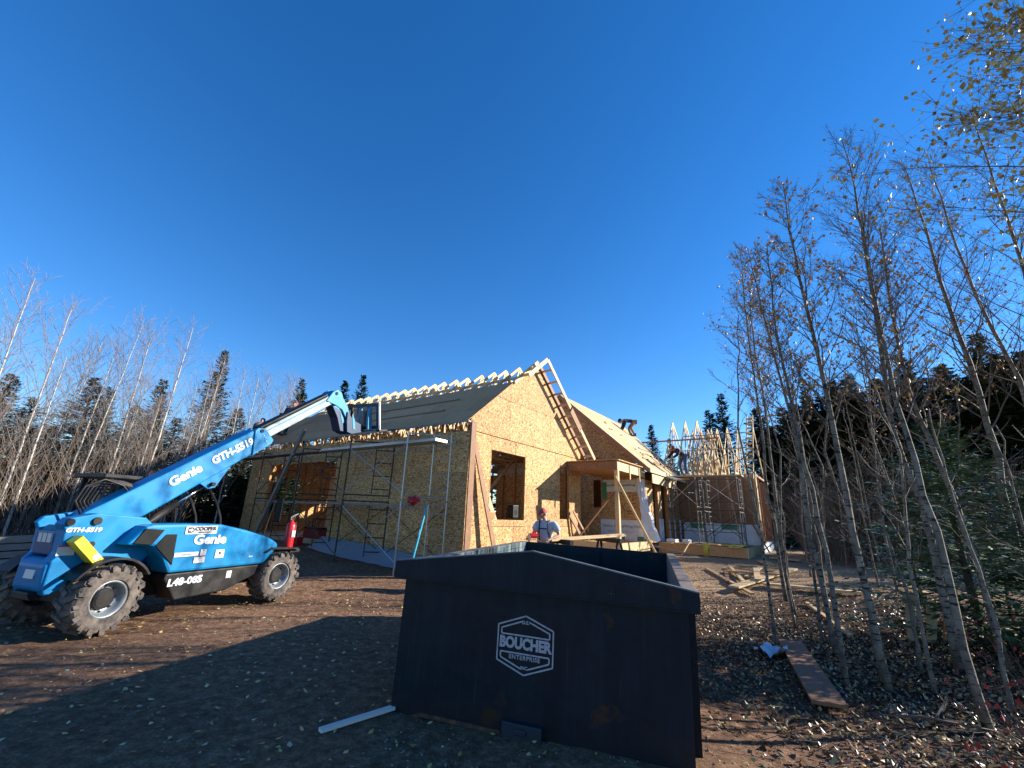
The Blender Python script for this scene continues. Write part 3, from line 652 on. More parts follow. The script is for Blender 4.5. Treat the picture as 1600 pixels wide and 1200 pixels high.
# -- trusses
def truss_mb(h=.089, t=.038):
    b = MB(); X0 = -.09; X1 = WD + .42; zb = PZ + .05; s = math.hypot(1, SL)
    def top(x): return roofz(x) - .055 * s
    b.bar((X0, 0, top(X0)), (3.275, 0, top(3.275)), h, t, (0, 1, 0)); b.bar((X1, 0, top(X1)), (3.275, 0, top(3.275)), h, t, (0, 1, 0))
    b.bar((0, 0, zb), (WD, 0, zb), h, t, (0, 1, 0))
    for x in (1.35, 2.35): b.bar((x, 0, zb), (x + .35, 0, top(x + .35)), .075, t * .9, (0, 1, 0)); b.bar((WD - x, 0, zb), (WD - x - .35, 0, top(WD - x - .35)), .075, t * .9, (0, 1, 0))
    b.bar((1.35, 0, zb), (.75, 0, top(.75)), .075, t * .9, (0, 1, 0)); b.bar((WD - 1.35, 0, zb), (WD - .75, 0, top(WD - .75)), .075, t * .9, (0, 1, 0))
    b.bar((2.35, 0, zb), (3.26, 0, top(3.2)), .075, t * .8, (0, 1, 0)); b.bar((WD - 2.35, 0, zb), (WD - 3.26, 0, top(3.2)), .075, t * .8, (0, 1, 0))
    b.bar((1.7, 0, top(1.7)), (2.35, 0, zb), .075, t * .85, (0, 1, 0)); b.bar((WD - 1.7, 0, top(1.7)), (WD - 2.35, 0, zb), .075, t * .85, (0, 1, 0))
    return b
tm = truss_mb().mesh('truss', PINE)
rg = random.Random(21)
for i in range(1, 20): link('truss', tm, house, (rg.uniform(-.012, .012), .09 + .61 * i + rg.uniform(-.015, .015), rg.uniform(-.01, .012)), (rg.gauss(0, .006), 0, rg.gauss(0, .003)))
# blocks between the truss heels and fly rafters
for s in (1,):
    for x in (1.0, 1.9):
        b = MB(); b.rng((x - .02, x + .02), (.1, LN - .1), (roofz(x) - .4, roofz(x) - .31)); b.build('lateral_brace', PINE, house)
b = MB(); b.rng((2.55, 2.6), (.1, LN), (roofz(2.6) - .2, roofz(2.6) - .11)); b.build('lateral_brace', PINE, house)
b = MB(); b.rng((4.0, 4.05), (.1, LN), (roofz(4.0) - .2, roofz(4.0) - .11)); b.build('lateral_brace', PINE, house)
# -- sheathing on the left roof slope
cs = 1 / math.hypot(1, SL)
fs_ = lambda u, d, v: (-.10 + v * cs - d * SL * cs, u, roofz(0) - .10 * SL + v * cs * SL + d * cs + .004)
SHEATH = make_wood('weathered_roof_sheathing', (.46, .235, .12), (.62, .35, .185), .6)
_p = SHEATH.node_tree.nodes['Principled BSDF']; _p.inputs['Roughness'].default_value = .95; _p.inputs['Specular IOR Level'].default_value = .04
panels('roof_panel', house, SHEATH, [-.02, 1.2, 3.64, 6.08, 8.52, 10.96, LN + .1], [0.0, .60, 1.62, 2.62], fs_, .013, (), (), .004, True)
fb = MB(); fb.rng((-.135, -.115), (-.02, LN + .1), (roofz(0) - .10 * SL - .05, roofz(0) - .10 * SL + .01)); fb.build('eave_board', GREYW, house)
for v in (.9, 1.7):
    b = MB(); p = fs_(1.6 if v < 2 else 4.0, .035, v); q = fs_(7.0 if v < 2 else 11.5, .035, v); b.bar(p, q, .06, .035, (0, 0, 1)); b.build('toe_board', GREYW, house)
fsr = lambda u, d, v: (WD + .40 - v * cs + d * SL * cs, u, roofz(0) - .40 * SL + v * cs * SL + d * cs + .004)
panels('roof_panel', house, SHEATH, [-.02, 2.42, 4.86, 7.3, 9.74, LN + .1], [0.0, 1.22, 2.44], fsr, .013)  # unseen right slope: lower sheets added to cut sun spots inside the house
# -- rake ladders in front of the gable
def rake(p, q, m, w_=.14, t=.036): b = MB(); b.bar(p, q, w_, t, (0, 1, 0)); return b.build('rake_board', m, house)
rz_ = lambda x, dz=0: roofz(x) + dz
rake((3.30, -.42, rz_(3.29, .06)), (4.95, -.42, rz_(4.95, .06)), PINE); rake((5.0, -.42, rz_(5.0, .02)), (5.75, -.42, rz_(5.75, .02)), BROWNW, .26); rake((5.72, -.42, rz_(5.72, .03)), (6.95, -.42, rz_(6.95, .03)), PINE)
rake((3.30, -.05, rz_(3.30, .02)), (6.95, -.05, rz_(6.95, .02)), BROWNW)
for i in range(9):
    x = 3.6 + i * .4; b = MB(); b.bar((x, -.07, rz_(x, .03)), (x, -.40, rz_(x, .04)), .09, .036, (1, 0, -SL)); b.build('lookout', PINE, house)
rake((3.26, -.42, rz_(3.26, .06)), (2.15, -.42, rz_(2.15, .06)), PINE); rake((3.26, -.05, rz_(3.26, .02)), (1.9, -.05, rz_(1.9, .02)), PINE)
for x in (2.3, 2.75): b = MB(); b.bar((x, -.07, rz_(x, .03)), (x, -.40, rz_(x, .04)), .09, .036, (1, 0, SL)); b.build('lookout', PINE, house)
b = MB(); b.rng((-.12, .2), (-.03, -.012), (3.94, 4.06)); b.build('eave_return', PINE, house)
b = MB(); b.bar((6.75, -.05, 3.35), (6.75, -.42, 3.35), .05, .05); b.rng((6.56, 6.9), (-.4, -.02), (3.42, 3.62)); b.build('eave_return', BROWNW, house)

# -- wing: gable end in plane x = 8.3, ridge along x at y = 1.7
WX = 8.3; WY = -1.9; WP = 1.72; WAZ = 7.02; WS = (WAZ - 3.84) / (WP - WY)
wroof = lambda y: WAZ - WS * abs(y - WP)
wg = MB(); wg.rng((WX + .014, WX + .1), (WY + .02, 5.3), (PZ - .06, PZ - .02)); wg.rng((WX + .014, WX + .1), (WY + .02, 5.3), (FZ + .2, FZ + .24))
wgo = wg.build('wing_gable_wall', CEDAR, house)
fx = lambda u, d, v: (WX + .012 - d, u, v)
panels('osb_panel', wgo, OSB, [WY, -.68, .54, 1.76, 4.2, 5.34], [FZ + .2, 1.9, 2.75, PZ], fx, .014, [(-.05, .28, 2.1, 3.2)], [])
panels('osb_panel', wgo, OSB, [WY, .54, 2.98, 5.34], [PZ + .01, 5.03, 6.25, 7.2], fx, .014, (), [(-WS, 1, WAZ - WS * WP), (WS, 1, WAZ + WS * WP)])
# house wrap on the wing
wr = MB(); wr.rng((WX - .010, WX - .004), (WY + .02, -.02), (.86, 1.66)); o = wr.build('house_wrap', WHITEW, house)
wr = MB(); wr.rng((WX - .014, WX - .011), (-1.0, -.1), (.9, 1.07)); wr.rng((WX - .014, WX - .011), (WY + .05, -1.5), (.9, 1.07)); wr.build('green_print', GREENW, o)
rt_ = (R(90), 0, R(-90))
for y, t_ in ((-.32, 'Home'), (-.98, 'HomeWrap'), (-1.6, 'Home')): lettering(t_, .16, GREYTXT, o, (WX - .018, y, 1.42), rt_, .004)
for y in (-.5, -1.2): lettering('weather barrier', .06, GREYTXT, o, (WX - .018, y, 1.22), rt_, .0)
wr = MB(); wr.rng((WX - .03, WX - .006), (WY + .02, -.15), (2.72, 3.2)); o = wr.build('house_wrap', WHITEW, house)
for y in (-.5, -1.2): lettering('HomeWrap', .13, GREENW, o, (WX - .034, y, 2.98), rt_, .003)
b = MB(); b.rng((WX - .05, WX - .036), (-.32, -.12), (2.45, 3.1)); b.build('green_print', GREENW, o)
# torn wrap hanging down the corner
b = MB(); rows = []
for i in range(25):
    t = i / 24; z = 3.22 - 2.25 * t; wd = .16 + .30 * t ** 1.5 + .06 * noise.noise(Vector((t * 5, 0, 2))); row = []
    for k in range(9):
        u = k / 8; f = noise.noise(Vector((u * 3, t * 3.2, 5))) * .10 + noise.noise(Vector((u * 7, t * 9, 1))) * .03
        row.append((WX - .14 - f + .30 * max(0, u - .55), WY + .20 * (1 - t) + .10 - wd * u * 1.25 + .06 * noise.noise(Vector((u, t * 6, 9))), z + .10 * noise.noise(Vector((u * 2, t * 2, 3)))))
    rows.append(row)
for a, c in zip(rows, rows[1:]):
    for k in range(8): b.add([a[k], a[k + 1], c[k + 1], c[k]], [(0, 1, 2, 3)])
o = b.build('torn_wrap', WHITEW, house, smooth=True); o.data.validate()
# wing right wall: sheathed corner, then posts and openings
ww = MB(); ww.rng((WX, 13.2), (WY + .014, WY + .1), (3.62, 3.7)); ww.rng((WX, 13.2), (WY + .014, WY + .1), (FZ + .2, FZ + .24)); wwo = ww.build('wing_side_wall', PINE, house)
panels('osb_panel', wwo, OSB, [WX, WX + .85], [FZ + .2, 2.0, 3.2], lambda u, d, v: (u, WY + .012 - d, v), .014)
for x, m_ in ((9.95, CEDAR), (10.25, PINE_OLD), (11.3, CEDAR), (12.1, PINE_OLD), (12.9, CEDAR)):
    b = MB(); b.rng((x - .09, x + .09), (WY + .02, WY + .15), (FZ + .26, 3.6)); b.build('post', m_, house)
    b = MB(); b.rng((x - .12, x + .12), (WY - .01, WY + .01), (FZ + .2, 1.75)); b.build('house_wrap', WHITEW, house)
b = MB(); b.rng((WX, 13.2), (3.0, 3.1), (FZ, PZ)); b.rng((13.1, 13.18), (-2.0, 3.0), (FZ, PZ + .2)); b.build('partition', BROWNW, house)
# lit fascia beam from the porch to the wing
b = MB(); b.rng((5.5, 8.26), (WY - .02, WY + .06), (3.27, 3.60)); b.build('porch_beam', PINE, house)
for i, (a, c_, z0) in enumerate(((8.3, 9.6, 3.06), (9.63, 11.5, 3.04))): b = MB(); b.rng((a, c_), (WY - .30, WY - .26), (z0, 3.40)); b.build('fascia_board', PINE, house)
for x in (6.6, 7.6): b = MB(); b.rng((x - .03, x + .03), (WY - .05, WY - .022), (3.05, 3.55)); b.build('cleat', PINE, house)
# porch roof frame, post and braces
b = MB(); b.rng((5.46, 5.5), (WY - .02, -.02), (3.30, 3.58)); b.build('porch_beam', BROWNW, house)
b = MB(); b.rng((5.42, 8.28), (WY - .1, -.02), (3.60, 3.63)); b.build('porch_deck_sheet', OSB, house)
for i in range(5):
    x = 5.95 + i * .5; b = MB(); b.rng((x - .02, x + .02), (WY + .07, -.03), (3.36, 3.58)); b.build('joist', CEDAR, house)
b = MB(); b.rng((5.5, 8.2), (-.9, -.86), (3.33, 3.355)); b.build('porch_soffit_strip', CEDAR, house)
b = MB(); b.rng((5.52, 8.25), (WY + .07, -.03), (3.325, 3.34)); b.build('porch_soffit', CEDAR, house)
b = MB(); b.rng((5.47, 5.60), (WY - .03, WY + .10), (.95, 3.27)); b.build('porch_post', PINE, house)
b = MB(); b.bar((5.36, WY + .02, 3.05), (6.9, WY - .75, .55), .085, .038); b.build('porch_brace', PINE, house)
b = MB(); b.bar((5.40, WY + .08, 2.55), (5.36, -.45, .98), .085, .038); b.build('porch_brace', BROWNW, house)
# porch floor frame
b = MB(); b.rng((5.35, 5.39), (WY - .08, -.1), (.62, .93)); b.build('rim_joist', PINE, house)
b = MB(); b.rng((5.40, 8.2), (WY - .10, WY - .06), (.62, .93)); b.build('rim_joist', PINE, house)
for i in range(6): x = 5.8 + .42 * i; b = MB(); b.rng((x - .02, x + .02), (WY - .05, -.1), (.66, .90)); b.build('joist', CEDAR, house)
b = MB(); b.rng((5.5, 8.2), (-1.2, -.1), (.905, .92)); b.build('porch_floor_sheet', OSB, house)
for y in (WY, -.3): b = MB(); b.rng((5.42, 5.54), (y - .06, y + .06), (-.1, .62)); b.build('porch_footing', PINE_OLD, house)
# wing roof: right slope, sheets cut to the slanted far edge
ws = 1 / math.hypot(1, WS)
fw2 = lambda u, d, v: (u, WY - .28 + v * ws - d * WS * ws, wroof(WY) - .28 * WS + v * ws * WS + d * ws + .005)
SL2 = math.hypot(WP - WY + .28, (WP - WY + .28) * WS)
SHEATH2 = make_wood('fresh_roof_sheathing', (.50, .34, .16), (.68, .50, .27), .5)
panels('roof_panel', house, SHEATH2, [WX - .35, 9.2, 11.64, 14.08, 16.2], [0.0, 1.22, 2.44, 3.66, SL2], fw2, .014, (), [(1, -.42, 13.3)], .004, True)
fw3 = lambda u, d, v: (u, 2 * WP - (WY - .28 + v * ws - d * WS * ws), wroof(WY) - .28 * WS + v * ws * WS + d * ws + .005)
panels('roof_panel', house, SHEATH2, [WX - .35, 11.64, 14.08, 15.2], [0.0, 2.44, SL2 - .004], fw3, .014)
b = MB(); b.bar((WX - .33, WY - .28, wroof(WY) - .28 * WS - .09), (WX - .33, WP, WAZ - .09), .16, .036, (1, 0, 0)); b.build('rake_board', BROWNW, house)
b = MB(); b.rng((WX - .3, 13.3), (WY - .34, WY - .29), (3.44, 3.60)); b.build('fascia_board', PINE, house)
for i in range(8):
    x = WX + .5 + i * .8
    b = MB(); b.bar((x, WY - .26, wroof(WY) - .28 * WS - .07), (x, WP, WAZ - .07), .12, .038, (1, 0, 0)); b.build('rafter', PINE, house)
for v, a, c_ in ((.55, 9.6, 13.3), (.75, 10.4, 13.4), (1.35, 10.0, 13.8), (1.9, 11, 14.0)):
    b = MB(); b.bar(fw2(a, .03, v), fw2(c_, .03, v + .12), .05, .03); b.build('toe_board', BROWNW, house)
rg = random.Random(31)
for i in range(13):
    u = rg.uniform(9, 13); v = rg.uniform(.4, 3.9); b = MB(); b.bar(fw2(u, .025, v), fw2(u + .16, .025, v), .07, .04); b.build('roof_jack', BROWNW, house)

# -- right section: front wall in plane x = 13.2 and its trusses
RX = 13.2; RE = -5.2
b = MB(); b.rng((RX + .02, RX + .1), (RE, WY - .01), (PZ - .1, PZ)); b.rng((RX + .02, RX + .1), (RE, WY - .01), (.9, .94)); rwo = b.build('right_front_wall', CEDAR, house)
OSBD = OSB
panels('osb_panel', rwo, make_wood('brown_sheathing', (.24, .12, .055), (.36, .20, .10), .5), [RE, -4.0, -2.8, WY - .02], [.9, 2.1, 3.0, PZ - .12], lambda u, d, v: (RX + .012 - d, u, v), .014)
for i in range(9): z = 1.85 + .2 * i; b = MB(); b.rng((RX - .03, RX - .006), (RE + .05, WY - .1), (z, z + .06)); b.build('strapping', BROWNW, house)
b = MB(); b.rng((RX - .045, RX - .034), (RE + .02, WY - .06), (.84, 1.66)); o = b.build('house_wrap', WHITEW, house)
b = MB()
for y0, y1 in ((-2.9, -2.3), (-4.3, -3.6)): b.rng((RX - .05, RX - .047), (y0, y1), (1.42, 1.64))
b.build('green_print', GREENW, o)
b = MB(); b.rng((RX + .02, RX + 5), (RE, RE + .09), (PZ - .1, PZ)); b.build('side_plate', BROWNW, house)
for i in range(2): x = RX + .15 + i * .6; b = MB(); b.rng((x - .02, x + .02), (RE + .005, RE + .085), (.9, PZ - .105)); b.build('stud', BROWNW, house)
b = MB(); b.rng((RX + 4.95, RX + 5.05), (RE + .1, WY), (.9, PZ)); b.build('right_back_wall', BROWNW, house)
b = MB(); b.rng((RX + .1, RX + 5), (RE + .1, WY), (.3, .9)); b.build('foundation', CONC, house)
def steep_truss(ap, hs=2.55):
    b = MB(); x0 = -hs - .3; z0 = PZ + .05; m_ = ap - z0
    for s in (-1, 1):
        b.bar((s * (hs + .25), 0, z0 - .15), (0, 0, ap), .10, .038, (0, 1, 0)); b.bar((s * hs * .33, 0, z0), (s * hs * .5, 0, z0 + m_ * .5), .08, .036, (0, 1, 0))
        b.bar((s * hs * .33, 0, z0), (s * .03, 0, ap - .2), .08, .034, (0, 1, 0)); b.bar((s * hs * .66, 0, z0), (s * hs * .5, 0, z0 + m_ * .5), .08, .034, (0, 1, 0)); b.bar((s * hs * .66, 0, z0), (s * hs * .78, 0, z0 + m_ * .22), .08, .036, (0, 1, 0))
    b.bar((-hs, 0, z0), (hs, 0, z0), .1, .038, (0, 1, 0)); return b.mesh('truss', PINE)
sa, sb = steep_truss(6.95), steep_truss(6.40)
tx = RX + 2.5
for i, y in enumerate((-1.35, -1.85, -2.4, -2.85, -3.35, -3.9, -4.4)): link('truss', sa if i < 3 else sb, house, (tx + rg.uniform(-.05, .05), y, 0), (rg.gauss(0, .012), 0, rg.gauss(0, .02)))
for i, y in enumerate((-2.2, -2.6, -3.1)): link('truss', sb, house, (tx, y, 0), (0, 0, rg.gauss(0, .02)))
for y in (-2.3, -2.7, -3.1, -3.6, -4.1, -4.6): b = MB(); b.rng((RX - .075, RX - .036), (y - .02, y + .02), (1.75, PZ)); b.build('strapping', PINE_OLD, house)
# gable ladder at the right end
lad = MB(); a1, c1 = Vector((tx - 2.9, -5.02, 3.55)), Vector((tx - .1, -5.02, 6.95))
for y in (-4.86, -5.12): lad.bar((a1.x, y, a1.z), (c1.x, y, c1.z), .10, .038, (0, 1, 0))
lo = lad.build('gable_ladder', PINE, house)
for i in range(12): p = a1.lerp(c1, (i + .3) / 12); b = MB(); b.bar((p.x, -4.885, p.z), (p.x, -5.095, p.z), .1, .036, (1, 0, 1.2)); b.build('lookout', PINE, lo)
b = MB(); b.bar((tx + 2.9, -5.0, 3.55), (tx + .1, -5.0, 6.95), .10, .038, (0, 1, 0)); b.build('rake_board', PINE, house)
for x, z0, z1 in ((RX - .15, .9, 3.9), (RX - .3, .4, 3.6)): b = MB(); b.rng((x, x + .1), (RE - .0, RE + .09), (z0, z1)); b.build('corner_post', PINE, house)
b = MB(); b.bar((RX - .4, -4.6, 2.3), (RX - .1, -5.35, .6), .09, .04); b.build('corner_brace', BROWNW, house)
for y in (-1.95, -3.0, -4.1): b = MB(); b.bar((RX - .1, y, PZ + .3), (RX + 1.0, y - 1.2, 5.0), .09, .036); b.build('truss_brace', PINE_OLD, house)
for x, z in ((RX + 1.0, 5.1), (RX + 1.9, 6.0)): b = MB(); b.rng((x, x + .03), (-4.9, -1.8), (z, z + .045)); b.build('lateral_brace', PINE_OLD, house)
b = MB(); b.rng((14.6, 14.66), (-3.6, 1.0), (5.72, 5.79)); b.build('guard_rail', make_wood('red_brown_rail', (.30, .10, .05), (.42, .17, .08)), house)
# -- deck in front of the right section
DX0, DX1, DY0, DY1, DZ = 9.35, 13.1, -5.05, -1.98, .86
b = MB(); b.rng((DX0 - .04, DX0), (DY0, DY1), (DZ - .34, DZ)); b.build('deck_rim', CEDAR, house)
b = MB(); b.rng((DX0 - .04, DX1), (DY0 - .045, DY0 - .005), (DZ - .36, DZ)); b.build('deck_rim', PINE, house)
for i in range(8): x = DX0 + .3 + i * .45; b = MB(); b.rng((x - .02, x + .02), (DY0, DY1), (DZ - .26, DZ - .01)); b.build('joist', CEDAR, house)
rg = random.Random(5)
for i in range(7):
    y = DY1 - .28 - i * .40; b = MB(); b.box((DX0 + rg.uniform(1.2, 1.5), y, DZ + .012), (2.7 + rg.uniform(-.3, .3), .39, .018), Euler((0, 0, rg.uniform(-.03, .03))).to_matrix()); b.build('deck_sheet', OSB if i % 3 else PINE, house)
for x, y in ((DX0 + .05, DY0 + .06), (DX1 - .6, DY0 + .06), (DX0 + .1, -3.4), (DX0 + .1, DY1 - .1)): b = MB(); b.rng((x - .05, x + .05), (y - .05, y + .05), (-.1, DZ - .36 if x < 10 else DZ - .3)); b.build('deck_post', CEDAR, house)

# ------------------------------------------------------------ loose things about the house (world space through hw)
def board(name, label, cat, p, q, a, t, m, group=None, ref=(0, 0, 1)):
    p, q = Vector(p), Vector(q); c = (p + q) / 2; d = (q - p).normalized(); rf = Vector(ref)
    if abs(d.dot(rf)) > .98: rf = Vector((1, 0, 0))
    x = rf.cross(d).normalized(); y = d.cross(x); L = (q - p).length
    b = MB(); b.rng((-a / 2, a / 2), (-t / 2, t / 2), (-L / 2, L / 2)); o = b.build(name, m, bevel=0)
    o.matrix_world = Matrix.Translation(c) @ Matrix((x, y, d)).transposed().to_4x4(); return tag(o, label, cat, group)
hx = HM.to_3x3()
board('leaning_board', 'long brown board standing against the near corner of the house', 'board', hw(-.03, -.16, .3), hw(.02, -.10, 4.05), .20, .04, BROWNW, ref=hx @ Vector((0, 1, 0)))
board('leaning_board', 'brown prop leaning on the lit gable left of the big window', 'board', hw(1.05, -.30, .45), hw(.14, -.06, 3.52), .15, .04, BROWNW, ref=hx @ Vector((0, 1, 0)))
board('diagonal_brace', 'pale diagonal brace across the big window opening', 'brace', hw(1.62, .22, 1.40), hw(.72, .16, 2.75), .15, .04, PINE, ref=hx @ Vector((0, 1, 0)))
board('diagonal_brace', 'dim brace behind the pale one inside the big window', 'brace', hw(1.0, .9, 1.5), hw(3.2, .8, 3.4), .09, .04, CEDAR, ref=hx @ Vector((0, 1, 0)))
board('leaning_board', 'short dark board leaning on the gable right of the narrow window', 'board', hw(6.15, -.35, .8), hw(5.55, -.06, 1.75), .12, .04, BROWNW, ref=hx @ Vector((0, 1, 0)))
board('leaning_board', 'second short dark board under the narrow window, nearer the porch', 'board', hw(6.45, -.42, .8), hw(5.75, -.10, 1.9), .08, .04, BROWNW, ref=hx @ Vector((0, 1, 0)))
board('leaning_pole', 'long weathered timber leaning from the blue machine up to the eave', 'timber', hw(-1.35, 8.0, .35), hw(-1.1, 6.35, 4.15), .09, .09, GREYW)
board('plank', 'loose pole sloping from the porch floor down towards the deck', 'plank', hw(7.2, -2.3, .85), hw(8.2, -4.5, .42), .07, .04, GREYW)
board('prop', 'thin pale stick standing against the front of the deck', 'stick', hw(8.2, -3.0, .36), hw(9.1, -3.2, .98), .045, .04, PINE)
board('prop', 'tall bare prop leaning on the deck scaffold at its right end', 'stick', hw(11.6, -4.55, .9), hw(11.4, -4.3, 3.6), .05, .04, PINE_OLD)
# things on the window sill
def box_thing(name, label, cat, c, d, m, rz=0):
    o = thing(name, label, cat, c, rz); return o
o = thing('tool_case', 'orange tool case standing inside the big window', 'case', hw(1.15, .13, 1.54), HA)
MB().rng((-.16, .16), (-.08, .1), (0, .20)).build('body', ORANGE, o, bevel=.02); MB().path([(-.06, 0, .2), (-.05, 0, .25), (.05, 0, .25), (.06, 0, .2)], .012, 5).build('handle', BLACKP, o)
o = thing('jobsite_radio', 'black jobsite radio in the right corner of the big window', 'radio', hw(2.35, .15, 1.54), HA)
MB().rng((-.16, .16), (-.1, .1), (.04, .42)).build('body', BLACKP, o, bevel=.03); b = MB()
for x in (-.17, .17): b.path([(x, -.11, 0), (x, -.11, .46), (x, .11, .46), (x, .11, 0)], .014, 5)
b.build('guard_frame', BLACKP, o); MB().lathe([(.0, -.105), (.07, -.105), (.085, -.098)], (0, 0, .22), 'y', 14).build('speaker', DGLASS, o)
o = thing('caulking_gun', 'caulking gun standing upright on the window sill', 'tool', hw(1.42, .12, 1.54), HA)
MB().tube((0, 0, 0), (0, 0, .22), .012).build('rod', STEEL_L, o); MB().box((-.02, 0, .21), (.1, .02, .03)).build('handle', STEEL_L, o)

# scaffolds
def sc_frame(parent, p, q, z0, z1, tiers=2, m=STEEL_D, r_=.021, lit=None):
    """one ladder frame pair per tier between foot points p (near) and q (far)"""
    p, q = Vector((*p, 0)), Vector((*q, 0)); Hh = (z1 - z0) / tiers; inner = p.lerp(q, .60)
    for t in range(tiers):
        b = MB(); a, c = z0 + t * Hh + .02, z0 + (t + 1) * Hh - .02; Z = lambda v, z: Vector((v.x, v.y, z))
        b.tube(Z(p, a), Z(p, c), r_, None, 8); b.tube(Z(q, a), Z(q, c), r_, None, 8); b.tube(Z(inner, a + .12), Z(inner, c - .05), r_ * .7, None, 6)
        b.tube(Z(p, c - .05), Z(q, c - .05), r_ * .9, None, 6)
        if t: b.tube(Z(p, a + .08), Z(q, a + .08), r_ * .9, None, 6)
        for k in range(4): z = a + .25 + k * (Hh - .45) / 3.3; b.tube(Z(inner, z), Z(q, z), r_ * .7, None, 6)
        b.build('frame', lit or m, parent, smooth=False)
    for v in (p, q): MB().box((v.x, v.y, z0 + .005), (.12, .12, .012)).build('base_plate', m, parent)
sc = thing('scaffold', 'dark steel scaffold of three bays along the shaded long wall', 'scaffold', HC, HA)
FR = [((-1.12, 1.16), (-.24, .44), .14, 3.70, STEEL_L), ((-1.13, 3.60), (-.24, 2.72), .27, 3.64, None), ((-1.13, 6.15), (-.26, 5.3), .36, 3.56, None), ((-1.13, 8.7), (-.26, 7.9), .42, 3.52, None)]  # nearest frame: paler steel stands for sunlight falling on it
for p, q, z0, z1, lm_ in FR: sc_frame(sc, p, q, z0, z1, 2, STEEL_D, .021, lm_)
b = MB()
for i in range(3):
    for k, (zz0, zz1) in enumerate(((.45, 1.75), (2.1, 3.35))):
        p, q = FR[i][0], FR[i + 1][0]; b = MB(); b.tube((p[0], p[1], zz0), (q[0], q[1], zz1), .011, None, 5); b.tube((p[0] - .02, p[1], zz1), (q[0] - .02, q[1], zz0), .011, None, 5); b.build('cross_brace', STEEL_D if not (i == 0) else STEEL_L, sc)
        p, q = FR[i][1], FR[i + 1][1]
        if k == 0: b = MB(); b.tube((p[0], p[1], zz0), (q[0], q[1], zz1), .011, None, 5); b.tube((p[0] - .02, p[1], zz1), (q[0] - .02, q[1], zz0), .011, None, 5); b.build('cross_brace', STEEL_D, sc)
def plank(label, p, q, w_, t, m): return board('scaffold_plank', label, 'plank', p, q, w_, t, m, 'planks lying on the scaffolds', ref=(0, 0, 1))
plank('pale aluminium plank high on the long wall scaffold', hw(-.75, 5.4, 3.43), hw(-.75, .3, 3.43), .42, .07, ALU)
plank('dark plank across the middle of the long wall scaffold, outer side', hw(-.98, 7.9, 1.80), hw(-.95, 1.0, 1.80), .28, .05, GREYW)
plank('dark plank across the middle of the long wall scaffold, wall side', hw(-.62, 9.6, 1.82), hw(-.55, 3.3, 1.80), .28, .05, GREYW)
plank('dark plank under the eave at the far end of the scaffold', hw(-.75, 9.4, 3.42), hw(-.75, 5.6, 3.42), .4, .05, GREYW)
# red jacket bundle and the blue level
b = MB(); rg = random.Random(9); n_ = 28; m_ = 16
for i in range(n_):
    for j in range(m_ + 1):
        a = 2 * PI * i / n_; f = PI * j / m_ - PI / 2; rr = 1 + .55 * noise.noise(Vector((math.cos(a) * 2.4, math.sin(a) * 2.4, f * 2.2)))
        b.v.append((.23 * rr * math.cos(f) * math.cos(a), .13 * rr * math.cos(f) * math.sin(a), .09 + .095 * rr * math.sin(f)))
for i in range(n_):
    for j in range(m_): b.f.append((i * (m_ + 1) + j, ((i + 1) % n_) * (m_ + 1) + j, ((i + 1) % n_) * (m_ + 1) + j + 1, i * (m_ + 1) + j + 1)); b.mi.append(0)
o = b.build('red_jacket', mat('red_cloth', (.42, .03, .04), .8), smooth=True); o.location = hw(-.88, .96, 1.84); o.rotation_euler = (0, 0, HA + .6); tag(o, 'crumpled red jacket lying on the middle bar of the scaffold', 'jacket')
CY = mat('cyan_level_paint', (.03, .38, .50), .4)
o = thing('spirit_level', 'long cyan spirit level leaning under the red jacket', 'level'); p, q = hw(-1.15, .50, .62), hw(-.75, .62, 1.80); d = (q - p).normalized()
x = Vector((.8, .6, 0)).cross(d).normalized(); y = d.cross(x); o.matrix_world = Matrix.Translation(p) @ Matrix((x, y, d)).transposed().to_4x4()
L_ = (q - p).length; b = MB()
for z0, z1 in ((0, L_ * .44), (L_ * .44, L_ * .54), (L_ * .54, L_)): 
    if z0 == L_ * .44: b.rng((-.035, -.018), (-.014, .014), (z0, z1)); b.rng((.018, .035), (-.014, .014), (z0, z1))
    else: b.rng((-.035, .035), (-.014, .014), (z0, z1))
b.build('body', CY, o); MB().tube((-.017, 0, L_ * .49), (.017, 0, L_ * .49), .01).build('vial', WHITE, o)
# white sheet at the foot of the wall
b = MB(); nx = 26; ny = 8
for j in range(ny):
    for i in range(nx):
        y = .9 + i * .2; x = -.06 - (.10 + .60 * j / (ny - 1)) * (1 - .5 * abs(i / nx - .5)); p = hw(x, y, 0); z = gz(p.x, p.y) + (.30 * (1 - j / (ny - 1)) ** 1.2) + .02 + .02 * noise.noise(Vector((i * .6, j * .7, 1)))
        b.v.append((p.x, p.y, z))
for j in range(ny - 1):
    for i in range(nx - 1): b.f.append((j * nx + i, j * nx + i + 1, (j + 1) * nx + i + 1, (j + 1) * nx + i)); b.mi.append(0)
o = b.build('white_sheet', mat('pale_plastic_sheet', (.22, .25, .29), .6), smooth=True); tag(o, 'pale plastic sheet spread along the foot of the shaded wall', 'plastic sheet')
